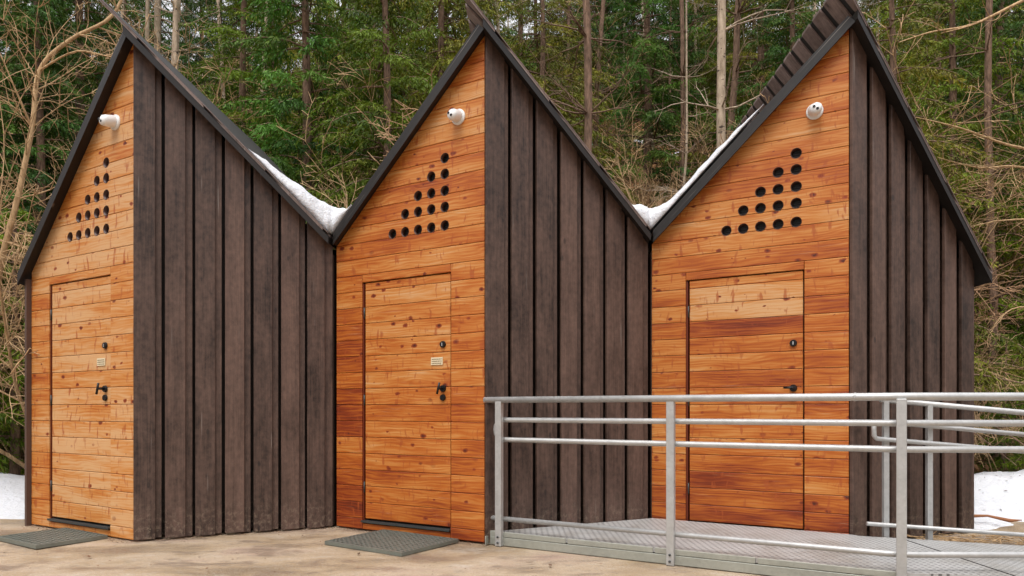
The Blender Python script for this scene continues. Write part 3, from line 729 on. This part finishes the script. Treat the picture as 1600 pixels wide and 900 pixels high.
# handrail pair with a looped end, held behind the posts
m=MB(); s=.052
q1=inn(P1,s); q3=inn(P3,s); q4=(6.0,3.82+s)
qe=ext(q1,q3,.065); 
pts=[V3(q4,ZR['mid'])]+arc_corner(V3(q4,ZR['mid']),V3(q3,ZR['mid']),V3(q1,ZR['mid']),.12)
end=[]
for t in range(9):
    th=math.pi/2+t*math.pi/8; rr=(ZR['mid']-ZR['low'])/2
    c=Vector(V3(q1,(ZR['mid']+ZR['low'])/2)); end.append(c+dirF*(.01)+dirF*(math.cos(th)*rr)+Vector((0,0,math.sin(th)*rr)))
pts+=end+arc_corner(V3(q1,ZR['low']),V3(q3,ZR['low']),V3(q4,ZR['low']),.12)+[V3(q4,ZR['low'])]
m.tube(pts,.0185,12); m.build('hand_rail',M_galv,rl)
m=MB(); s=.036; q1=inn(P1,s); q3=inn(P3,s); qb=ext(q1,q3,.10); q4=(6.0,3.82+s)
pts=[V3(qb,ZR['bot'])]+arc_corner(V3(qb,ZR['bot']),V3(q3,ZR['bot']),V3(q4,ZR['bot']),.1)+[V3(q4,ZR['bot'])]; m.tube(pts,.0180,12); m.build('bottom_rail',M_galv,rl)

# rear railing of the ramp
rr_=empty('steel_railing',(2.7,5.0,0)); tag(rr_,'shorter steel railing before the dark wall of the right shed, sloping down the ramp','railing')
o2=Vector((-2.7,-5.0,0)); R0=Vector((2.50,4.985,0)); RD=(Vector((3.71,5.09,0))-R0); RDn=RD.normalized()
def rz(t): return -.105*t   # drop with the ramp, t along RD
def RP(t,z,s=0.): 
    nn=Vector((-RDn.y,RDn.x,0)); p=R0+RD*t+nn*s; return Vector((p.x,p.y,z+rz(max(t,.12))+.0126))+o2
for t in (.13,.40,1.25):
    c=R0+RD*t; m=MB(); z0=ZD+rz(max(t-.12,0))-.02; z1=ZR['top']+rz(t)-.0
    m.box(Vector((c.x,c.y,(z0+z1)/2))+o2,(.019,.017,(z1-z0)/2),bev=.003); m.build('post',M_galv,rr_)
m=MB(); m.tube([RP(.10,ZR['top']),RP(2.2,ZR['top'])],.0200,12); m.build('top_rail',M_galv,rr_)
m=MB(); pts=[RP(2.2,ZR['mid']-.012,-.045),RP(.10,ZR['mid']-.012,-.045)]
c0=RP(.06,ZR['mid']-.012,-.045); c1=RP(.06,ZR['low']+.012,-.045)
pts+=[c0-RDn*.012-Vector((0,0,.006)),c0-RDn*.03-Vector((0,0,.028)),c1-RDn*.03+Vector((0,0,.028)),c1-RDn*.012+Vector((0,0,.006)),RP(.10,ZR['low']+.012,-.045),RP(2.2,ZR['low']+.012,-.045)]
m.tube(pts,.0165,12); m.build('hand_rail',M_galv,rr_)
m=MB(); m.tube([RP(-.0,ZR['bot']+.0,-.03),RP(2.2,ZR['bot']+.0,-.03)],.0150,12); m.build('bottom_rail',M_galv,rr_)

# ------------------------------------------------------------------ vegetation generators
def rv(r,s=1.): return Vector((r.gauss(0,s),r.gauss(0,s),r.gauss(0,s)))
class Fast:
    def __init__(s): s.v=[]; s.f=[]; s.a=[]; s.b=[]
    def tri(s,p,q,r_,a,b):
        n=len(s.v); s.v+= [p,q,r_]; s.f.append((n,n+1,n+2)); s.a.append(a); s.b.append(b)
    def quad(s,p,q,r_,t,a,b):
        n=len(s.v); s.v+= [p,q,r_,t]; s.f.append((n,n+1,n+2,n+3)); s.a.append(a); s.b.append(b)
    def mesh(s,name,mat):
        me=bpy.data.meshes.new(name); me.from_pydata([tuple(p) for p in s.v],[],s.f)
        for nm,arr in (('va',s.a),('vb',s.b)):
            at=me.attributes.new(nm,'FLOAT','FACE'); at.data.foreach_set('value',np.array(arr,dtype=np.float32))
        me.materials.append(mat); return me
def conifer(seed,h,rad,bottom,matn,dens=1.,droop=.35,dead=0,card=1.,trunk_r=.11,zmax=None):
    """returns trunk mesh and crown mesh: whorled limbs carrying hanging sprays"""
    r=random.Random(seed); T=MB(); Fo=Fast(); T_tr=[]
    pts=[Vector((.04*math.sin(z*.8+seed),.04*math.cos(z*.6),z)) for z in np.linspace(-.6,h,14)]
    T.tube(pts,[trunk_r*(1.15-(i/13.))+.012 for i in range(14)],9)
    z=bottom
    while z<h-.1:
        if zmax and z>zmax: break
        f=1-(z/h); L0=rad*(f**.75)*(1. if z>bottom+.6 else .8)
        nb=r.choice((4,5,6)); ph=r.random()*6.28
        for k in range(nb):
            if r.random()<.10: continue
            az=ph+k*6.283/nb+r.uniform(-.3,.3); L=L0*r.uniform(.6,1.12)
            d=Vector((math.cos(az),math.sin(az),0)); rise=r.uniform(-.05,.30); dr=droop*r.uniform(.7,1.5)
            side=Vector((-d.y,d.x,0)); base=Vector((0,0,z+r.uniform(-.1,.1))); bc=r.random(); yy=max(0,r.gauss(.1,.3))
            def bp(t): return base+d*(L*t)+Vector((0,0,L*(rise*t-dr*t*t)))+side*(.08*L*math.sin(t*3+az*5))
            nseg=5; T.tube([bp(i/nseg) for i in range(nseg+1)],[.018*(1-i/nseg)*max(.5,L/2)+.004 for i in range(nseg+1)],4,cap=False)
            if dead and z<bottom+dead: 
                for q in range(3):
                    t=r.uniform(.3,.9); p=bp(t); T.tube([p,p+(d*.5+side*r.uniform(-1,1)+Vector((0,0,-.4))).normalized()*L*.3],[.006,.002],3,cap=False)
                if r.random()<.7: continue
            nt_=max(4,int(L*13*dens))
            for i in range(nt_):
                t=.18+.82*(i+r.random())/nt_; p=bp(t)
                for sg in (-1,1):
                    tl=(.12+.34*L*(1-t)*.8)*r.uniform(.6,1.2)
                    td=(d*.65+side*sg*r.uniform(.6,1.1)+Vector((0,0,r.uniform(-.75,-.05)))).normalized()
                    ncd=max(3,int(tl*46*dens))
                    for c in range(ncd):
                        q=p+td*(tl*(c+.3)/ncd)+Vector((0,0,-.25*tl*((c/ncd)**2)))
                        cd=(td*.6+rv(r,.45)+Vector((0,0,-.45))).normalized(); cl=card*r.uniform(.045,.11); 
                        wd=cd.cross(rv(r)).normalized()*card*r.uniform(.0055,.0105)
                        tip=q+cd*cl; a=min(1,max(0,bc*.6+r.random()*.45)); b=yy if c>ncd*.6 else yy*.5
                        Fo.quad(q-wd*.4,q+cd*cl*.5-wd,tip,q+cd*cl*.5+wd,a,b)
        z+=r.uniform(.22,.36)*(1. if z<h*.7 else .8)
    tm=T.build('t',M_barkS); tme=tm.data; bpy.data.objects.remove(tm)
    return tme,Fo.mesh('crown',matn)
def bare(seed,h,nst,spread,levels,r0,mat,curl=.35,dens=1.,lean=None,gain=.12):
    """leafless shrub or tree: stems that fork into fine twigs"""
    r=random.Random(seed); T=MB()
    def grow(p,d,L,rad,lev):
        n=max(4,int(L/.16)) if lev<2 else 5; pts=[p]; rs=[rad]; dd=d.normalized(); cv=rv(r,curl*.25)
        for i in range(n):
            cv=cv*.7+rv(r,curl*.16); dd=(dd+cv*.55+Vector((0,0,gain*.2 if lev<2 else -.02))).normalized(); pts.append(pts[-1]+dd*(L/n)); rs.append(max(.0026,rad*(1-.75*(i+1)/n)))
        T.tube(pts,rs,6 if lev==0 else (4 if lev==1 else 3),a=r.random(),cap=False)
        if lev<levels:
            nc=int((L*(3.2 if lev==0 else 5.5)+1)*dens)
            for k in range(nc):
                t=r.uniform(.22,1.) ; i=min(n-1,int(t*n)); pp=pts[i].lerp(pts[i+1],t*n-i) if t<1 else pts[-1]
                ax=(pts[i+1]-pts[i]).normalized(); sd=ax.cross(rv(r)).normalized()
                nd=(ax*r.uniform(.5,1.)+sd*r.uniform(.5,1.)+Vector((0,0,.1))).normalized()
                grow(pp,nd,L*r.uniform(.28,.5)*(1.1-t*.4),max(.0032,rs[i]*.55),lev+1)
    for s in range(nst):
        az=r.random()*6.283; d=Vector((math.cos(az)*spread,math.sin(az)*spread,1.)); 
        if lean: d+=Vector(lean)
        grow(Vector((math.cos(az)*.08*nst**.5,math.sin(az)*.08*nst**.5,-.15)),d,h*r.uniform(.7,1.05),r0*r.uniform(.6,1.),0)
    o=T.build('b',mat); me=o.data; bpy.data.objects.remove(o); return me
def place_tree(kind,meshes,x,y,s=1.,rz=0.,label='',cat='tree',group=None,zs=1.,tilt=(0,0)):
    root=empty(kind,(x,y,terrain_h(x,y)),rz); root.scale=(s,s,s*zs); root.rotation_euler=(tilt[0],tilt[1],rz); tag(root,label,cat,group)
    for nm,me in meshes:
        o=bpy.data.objects.new(nm,me); COL.objects.link(o); o.parent=root
    return root
def place_one(kind,me,x,y,s,rz,label,cat,group,dz=0,tilt=(0,0)):
    o=bpy.data.objects.new(kind,me); COL.objects.link(o); o.location=(x,y,terrain_h(x,y)+dz); o.scale=(s,)*3; o.rotation_euler=(tilt[0],tilt[1],rz); tag(o,label,cat,group); return o

cA=conifer(1,9,2.4,.5,M_spruceA,1.2,.38,0,card=1.0,trunk_r=.075)
cB=conifer(2,10,2.3,.6,M_spruceB,1.2,.30,.0,card=1.05,trunk_r=.08)
cC=conifer(3,9,2.5,.7,M_spruceC,1.05,.45,.8,card=1.0,trunk_r=.075)
cD=conifer(4,3.0,1.1,.12,M_spruceA,1.2,.25,0,trunk_r=.04)
cE=conifer(5,14,1.5,5.0,M_spruceC,.7,.35,3.,trunk_r=.13)
TC=lambda c:[('trunk',c[0]),('crown',c[1])]
gT='conifers on the hillside behind the sheds'
def X(px,D): return (px-800)/1098.*D
# (mesh, px, depth, scale, label)
lst=[(cA,600,10.2,1.0,'bright green spruce right of the snowy valley, behind the middle shed'),
 (cB,475,10.8,1.05,'dark bluish green spruce above the first snowy roof valley'),
 (cA,380,12.5,1.05,'green spruce behind the right slope of the leftmost shed'),
 (cC,690,12.0,1.05,'olive green spruce just left of the middle shed peak'),
 (cC,845,13.5,1.0,'olive spruce just right of the middle shed peak'),
 (cB,1010,18,1.25,'dark green spruce standing above the right snowy valley'),
 (cB,1560,11.5,.95,'dark spruce near the right edge of the picture'),
 (cC,1390,8.9,.85,'spruce with hanging light green sprays right of the right shed peak'),
 (cA,1490,10.6,.95,'mid green spruce behind the right slope of the right shed'),
 (cC,1700,9.6,.8,'olive spruce with low limbs at the right edge of the picture'),
 (cB,-10,10.5,1.0,'dark spruce behind the bare thicket at the left edge'),
 (cB,120,11.5,1.05,'dark spruce behind the left slope of the leftmost shed'),
 (cA,-90,9.6,.8,'green spruce whose boughs hang at the left edge by the snow'),
 (cB,60,10.0,.85,'dark spruce close behind the bare twigs left of the leftmost shed'),(cC,890,15.5,.9,'olive spruce half hidden behind the brown trunk'),(cB,1235,14.5,.95,'dark green spruce behind the left slope of the right shed'),(cA,1120,19,.95,'green spruce uphill behind the pale straight trunk'),
 (cD,1572,8.9,.6,'small bright green young spruce above the right snow bank'),
 (cD,22,8.5,1.15,'young green spruce behind the left snow bank'),(cD,-22,8.3,.8,'small spruce cut by the left edge above the snow'),(cD,1620,8.4,.55,'low spruce cut by the right edge above the snow bank'),
 (cB,1180,25,1.0,'distant dark spruce left of the right shed peak'),
 (cA,760,17,1.1,'distant green spruce behind the middle shed peak'),
 (cA,540,15,1.1,'second green spruce further back above the first snowy valley'),(cC,1460,13,1.,'olive spruce further back behind the right shed')]
rr=random.Random(9)
for i,(c,px,D,s,lb) in enumerate(lst):
    place_tree('spruce_tree' if c is not cD else 'young_spruce',TC(c),X(px,D),D,s,rr.uniform(0,6.28),lb,'conifer',gT)
ZONES=[(40,'left of the leftmost shed'),(205,'over the left slope of the leftmost shed'),(525,'over the right slope of the leftmost shed'),(755,'over the left slope of the middle shed'),
 (1016,'over the right slope of the middle shed'),(1330,'over the left slope of the right shed'),(9999,'right of the right shed peak')]
ORD=['first','second','third','fourth','fifth','sixth','seventh','eighth','ninth','tenth','eleventh','twelfth','thirteenth','fourteenth','fifteenth','sixteenth']
def scatter(n,seed,choices,noun,dmin,dmax,smin,smax,px0,px1,fn):
    """each far repeat gets a label that counts it from the left over the part of the roofs it is seen above"""
    r=random.Random(seed); items=sorted((px0+(px1-px0)*(k+r.random())/n,r.uniform(dmin,dmax),r.choice(choices),r.uniform(smin,smax),r.uniform(0,6.28)) for k in range(n)) if False else \
        sorted([(px0+(px1-px0)*(k+r.random())/n,r.uniform(dmin,dmax),r.randrange(len(choices)),r.uniform(smin,smax),r.uniform(0,6.28)) for k in range(n)])
    cnt={}
    for px,D,ci,sc,rz in items:
        zn=next(z for lim,z in ZONES if px<lim); adj,me=choices[ci]; key=(zn,adj); cnt[key]=cnt.get(key,0)+1
        fn(me,px,D,sc,rz,f"{ORD[cnt[key]-1]} {adj} {noun} from left, {zn}")
scatter(30,41,[('dark green',cB),('green',cA),('olive',cC)],'distant conifer',14,30,1.,1.45,0,1600,
    lambda me,px,D,s,rz,lb: place_tree('spruce_tree',TC(me),X(px,max(D,30) if 830<px<1180 else D),max(D,30) if 830<px<1180 else D,s,rz,lb,'conifer','distant conifers high on the slope'))
# trunks
def trunk(seed,h,r0,mat,limbs,lean=.1):
    r=random.Random(seed); T=MB(); L=T; pts=[]; x=y=0
    for i in range(15): pts.append(Vector((x,y,-.5+h*i/14))); x+=r.gauss(0,.035)+lean*.05; y+=r.gauss(0,.03)
    T.tube(pts,[r0*(1-.6*i/14) for i in range(15)],10)
    for k in range(limbs):
        i=r.randint(2,13); p=pts[i]; az=r.random()*6.28; d=Vector((math.cos(az),math.sin(az),r.uniform(-.2,.6))).normalized(); q=[p]; ln=r.uniform(.5,1.6)
        for j in range(6): d=(d+rv(r,.16)).normalized(); q.append(q[-1]+d*ln/6)
        L.tube(q,[.016,.013,.011,.009,.006,.004,.002],4,cap=False)
        for j in range(5):
            b=q[r.randint(2,5)]; dd=(d+rv(r,.6)).normalized(); L.tube([b,b+dd*.2,b+dd*.38+rv(r,.05)],[.005,.003,.0015],3,cap=False)
    a=T.build('x',mat); ma=a.data; bpy.data.objects.remove(a); return ma
tP=trunk(1,16,.080,M_barkP,26); tQ=trunk(2,16,.05,M_barkP,40,-.1); tS=trunk(3,15,.075,M_barkS,70,.0)
TT=lambda c:[('trunk',c)]
named=[(tP,1125,9.6,.95,'pale straight trunk rising between the middle and right sheds'),
 (tS,912,10.2,1.,'brown spruce trunk with dead side twigs right of the middle shed peak'),
 (tQ,287,10.5,1.,'slim pale trunk above the right slope of the leftmost shed'),
 (tQ,222,11.5,.9,'pale trunk just right of the leftmost shed peak'),
 (tP,243,12.5,.9,'second pale trunk right of the leftmost shed peak'),
 (tS,1555,9.6,.8,'brown trunk beside the lower part of the right shed'),
 (tQ,1062,10.5,.5,'thin pale sapling above the right snowy valley')]
for c,px,D,s,lb in named: place_tree('tall_tree',TT(c),X(px,D),D,s,rr.uniform(0,6.28),lb,'tree','slim bare trunks behind the sheds')
scatter(64,42,[('pale',tP),('grey',tQ),('brown',tS)],'far bare trunk',15,42,.8,1.3,150,1600,
    lambda me,px,D,s,rz,lb: place_tree('tall_tree',TT(me),X(px,D),D,s,rz,lb,'tree','slim bare trunks far up the slope',tilt=(rr.gauss(0,.03),rr.gauss(0,.03))))
# bare shrubs
bA=bare(1,3.2,6,.55,3,.018,M_barkT,.5,1.1); bB=bare(2,2.6,8,.8,3,.013,M_barkT,.6,1.25); bC=bare(3,2.8,5,.6,3,.012,M_barkR,.5,1.2)
gS='leafless shrubs behind the sheds'
sh=[(bC,835,10.1,1.5,'brown twiggy shrub against the right slope of the middle shed'),(bB,960,9.9,1.5,'wide tan brush left of the right snowy valley'),(bC,1110,10.4,1.7,'tall brown brush around the pale straight trunk'),(bC,870,9.9,1.35,'brown thicket just right of the middle shed peak'),(bC,1015,9.9,1.5,'brown thicket tall above the middle of the right snowy valley'),(bC,1150,10.3,1.5,'brown thicket right of the pale straight trunk'),(bA,1090,9.9,1.2,'tan shrub left of the pale straight trunk'),(bB,640,10.2,1.4,'tan shrub behind the left slope of the middle shed'),(bA,48,10.2,1.3,'tangled leafless thicket left of the leftmost shed'),(bB,110,9.4,1.3,'leafless shrub behind the left slope of the leftmost shed'),
 (bB,-30,10.3,1.5,'wide leafless shrub at the left edge'),(bA,150,10.4,1.5,'tall tan shrub behind the leftmost shed peak'),(bA,60,10.8,1.5,'tall bare shrub above the left thicket'),(bB,85,9.6,1.3,'low twiggy shrub close to the leftmost shed'),(bA,130,9.0,1.45,'arching tan shrub rising beside the leftmost shed roof'),
 (bA,425,8.9,1.25,'tan bare shrub rising above the right slope of the leftmost shed'),(bB,520,9.2,1.05,'low tan shrub above the first snowy valley'),
 (bA,585,9.2,.9,'slender bare shrub beside the left slope of the middle shed'),(bB,300,10.5,1.5,'bare shrub between pale trunks behind the leftmost shed'),
 (bC,940,9.4,1.3,'brown twiggy shrub behind the right slope of the middle shed'),(bC,1010,10.2,1.4,'brown bare shrub above the right snowy valley'),
 (bC,1080,9.3,1.1,'brown shrub beside the pale trunk'),(bB,1035,9.0,1.1,'tan shrub directly above the right roof snow'),
 (bC,1180,11.5,1.6,'brown shrub behind the left slope of the right shed'),(bC,800,10.5,1.7,'brown bare shrub behind the middle shed peak'),
 (bB,1590,8.9,.9,'tan bare shrub low at the right edge'),(bA,1560,9.7,1.1,'leafless shrub beside the right shed'),(bC,900,8.9,1.3,'brown shrub close behind the right slope of the middle shed'),(bC,985,9.2,1.25,'dense brown shrub left of the right snowy valley'),(bC,1050,10.8,1.6,'tall brown shrub uphill of the right snowy valley'),(bA,960,10.6,1.4,'tall tan shrub uphill of the middle shed'),(bC,860,12,1.7,'tall brown shrub right of the middle shed peak')]
sh=[(me,px,D if px<140 or px>1540 else max(D,9.9),s,lb) for me,px,D,s,lb in sh]
for me,px,D,s,lb in sh: place_one('bare_shrub',me,X(px,D),D,s,rr.uniform(0,6.28),lb,'shrub',gS)
scatter(60,43,[('tan',bA),('pale tan',bB),('brown',bC),('reddish brown',bC)],'leafless uphill shrub',10.6,19,1.,1.7,0,1600,
    lambda me,px,D,s,rz,lb: place_one('bare_shrub',me,X(px,D),D,s,rz,lb,'shrub','leafless shrubs among the trees on the slope'))
def path_tree(name,path,r0,limbs,mat,label,seed,nt_=14):
    """a bare tree along measured points (x, y, z) with its own limbs and twigs"""
    r=random.Random(seed); T=MB()
    def smooth(P_,k=5):
        P_=[Vector(p) for p in P_]; out=[]
        for i in range(len(P_)-1):
            p0=P_[max(i-1,0)];p1=P_[i];p2=P_[i+1];p3=P_[min(i+2,len(P_)-1)]
            for t in range(k):
                t/=k; out.append(.5*((2*p1)+(p2-p0)*t+(2*p0-5*p1+4*p2-p3)*t*t+(3*p1-p0-3*p2+p3)*t**3))
        return out+[P_[-1]]
    def twigs(q,n,L,lev=0):
        for k in range(n):
            i=r.randint(max(1,int(len(q)*(.35 if lev==0 else 0))),len(q)-2); ax=(q[i+1]-q[i]).normalized(); d=(ax*.7+ax.cross(rv(r)).normalized()*r.uniform(.6,1.)).normalized(); c=[q[i]]; l=L*r.uniform(.5,1.2); cv=rv(r,.12)
            for j in range(6): d=(d+cv+rv(r,.09)).normalized(); c.append(c[-1]+d*l/6)
            T.tube(c,[.0075*(1-.13*j)*(1-.35*lev) for j in range(7)],4,cap=False)
            if lev<2: twigs(c,5 if lev==0 else 3,L*.45,lev+1)
    main=smooth(path); n=len(main)
    T.tube(main,[r0*(1-.72*i/(n-1)) for i in range(n)],10); twigs(main,nt_,1.1)
    for lp,lr in limbs:
        q=smooth(lp); T.tube(q,[lr*(1-.8*i/(len(q)-1)) for i in range(len(q))],7,cap=False); twigs(q,10,.55,1)
    return tag(T.build(name,mat),label,'tree')
def W(px,py,D): return ((px-800)/1098.1*D,D,1-(py-640.4)*D/1098.1)
path_tree('bare_tree',[W(-40,720,7.6),W(-14,560,7.6),W(0,420,7.55),W(25,320,7.5),W(50,200,7.5),W(62,110,7.55),W(110,62,7.6),W(175,25,7.7),W(200,-40,7.8),W(215,-140,7.9)],.038,
 [([W(0,375,7.55),W(50,395,7.4),W(75,440,7.3),W(62,480,7.2)],.012),([W(50,200,7.5),W(20,130,7.3),W(-10,60,7.2)],.014),([W(62,110,7.55),W(120,80,7.3),W(190,90,7.2),W(240,60,7.1)],.012),([W(30,310,7.5),W(90,290,7.7),W(130,240,7.8)],.010)],
 M_barkT,'crooked tan bare tree at the left edge beside the leftmost shed',3,22)
path_tree('bare_tree',[W(1760,760,8.6),W(1740,560,8.6),W(1735,350,8.6),W(1730,150,8.6),W(1725,-60,8.6),W(1720,-300,8.6)],.09,
 [([W(1733,240,8.6),W(1600,232,8.3),W(1500,200,8.1),W(1430,183,8.0)],.022),([W(1733,300,8.6),W(1600,262,8.4),W(1530,262,8.3),W(1465,246,8.2)],.020),
  ([W(1725,-60,8.6),W(1600,0,8.3),W(1520,38,8.2),W(1455,50,8.1),W(1405,66,8.0)],.022),([W(1730,-20,8.6),W(1630,-10,8.4),W(1530,35,8.2),W(1470,52,8.1)],.018),
  ([W(1740,420,8.6),W(1640,350,8.4),W(1560,345,8.3),W(1540,352,8.3)],.016),([W(1745,520,8.6),W(1610,480,8.3),W(1560,500,8.2),W(1545,540,8.2)],.012)],
 M_barkT,'leafless tree past the right edge, its long bent boughs reaching over the right shed',4,0)
# undergrowth: fallen twigs, leaves and moss tufts over the lower slope
r=random.Random(77); F=Fast()
for i in range(26000):
    D=8.9+abs(r.gauss(0,5)); px=r.uniform(-60,1660); x=X(px,D); z=terrain_h(x,D); c=Vector((x,D,z+r.random()**2*.25))
    d=rv(r).normalized(); wv=d.cross(rv(r)).normalized(); l=r.uniform(.03,.07); 
    F.quad(c-d*l,c-wv*l*.4,c+d*l,c+wv*l*.4,r.random(),r.random())
m_=NT('undergrowth'); m_.set(m_.ramp(m_.attr('va'),[(0.,(.05,.08,.015)),(.35,(.12,.13,.03)),(.5,(.20,.10,.045)),(1.,(.30,.16,.08))]),.8)
o=bpy.data.objects.new('undergrowth',F.mesh('undergrowth',m_.m)); COL.objects.link(o); tag(o,'brown leaves and moss tufts over the lower slope behind the sheds','undergrowth',None,'stuff')
# dry stalks beside the ramp and a fallen brown leaf
T=MB(); r=random.Random(5)
for i in range(150):
    x=r.uniform(3.05,3.95); y=5.22+.25*(x-3.0)*0+r.uniform(-.09,.12); d=Vector((r.gauss(.6,.6),r.gauss(0,.3),r.gauss(.02,.08))).normalized(); p=Vector((x,y,.015+r.random()*.05)); T.tube([p,p+d*r.uniform(.05,.18)],[.004,.0015],3,cap=False)
tag(T.build('dry_stalks',M_barkT),'dry straw stalks between the ramp and the right snow bank','straw',None,'stuff')
m=MB(); pts=[(3.85,6.05),(3.95,6.0),(4.08,6.03),(4.2,5.93),(4.33,5.97)]
hb=lambda x,y:-.05+.37*sm((y-5.45-.12*math.sin(x*3))/2.2)+.07
m.tube([Vector((x,y,hb(x,y))) for x,y in pts],[.005,.014,.010,.016,.004],7); tag(m.build('bark_piece',mat_plain('orange_brown_bark',(.30,.12,.05),.8)),'piece of orange-brown bark lying on the right snow bank','bark')

# litter on the yard, gathered along the foot of the walls, and needles on the snow
r=random.Random(31); F=Fast(); foot=[]
for i in range(3):
    for a_,b_ in (((i*SP-SP-A,DD),(i*SP-SP,0)),((i*SP-SP,0),(i*SP-SP+A,DD))): foot.append((bw(*a_),bw(*b_)))
def bit(x,y,z,l,a):
    d=Vector((r.gauss(0,1),r.gauss(0,1),r.gauss(0,.15))).normalized(); wv=Vector((-d.y,d.x,r.gauss(0,.3))); c=Vector((x,y,z)); wv=wv*l*r.uniform(.12,.5)
    F.quad(c-d*l,c-wv,c+d*l,c+wv,a,r.random())
for k in range(2600):
    (x0,y0),(x1,y1)=foot[r.randrange(len(foot)-2)]; t=r.random(); dd=.015+abs(r.gauss(0,.05)); x=x0+(x1-x0)*t; y=y0+(y1-y0)*t-dd*1.15
    bit(x,y,.012,r.uniform(.003,.011),.45+.5*r.random())
for k in range(700): bit(r.uniform(-5,1.2),r.uniform(3.6,5.6),.012,r.uniform(.003,.012),.4+.6*r.random())
for k in range(10): bit(r.uniform(-3.4,.6),r.uniform(4.4,5.2),.014,r.uniform(.018,.032),.55+.45*r.random())
for k in range(260):
    x=r.uniform(3.7,7); y=r.uniform(5.6,8); bit(x,y,-.05+.37*sm((y-5.45-.12*math.sin(x*3))/2.2)*(.85+.15*fbm(x*.9,y*.9,2))*sm((x-3.6)/.35+.2)+.05*fbm(x*1.6,y*1.6,1)*sm((y-5.5)/1.)+.008,r.uniform(.006,.022),.5*r.random()+.3)
for k in range(220): bit(r.uniform(.1,2.9),r.uniform(4.2,5.0),ZD+.003,r.uniform(.003,.010),.5+.4*r.random()) if False else None
m_=NT('litter'); m_.set(m_.ramp(m_.attr('va'),[(0.,(.04,.05,.015)),(.4,(.06,.04,.02)),(.7,(.12,.06,.03)),(1.,(.22,.10,.05))]),.85)
o=bpy.data.objects.new('ground_litter',F.mesh('ground_litter',m_.m)); COL.objects.link(o); tag(o,'brown leaf bits and needles along the foot of the walls and on the snow','litter',None,'stuff')
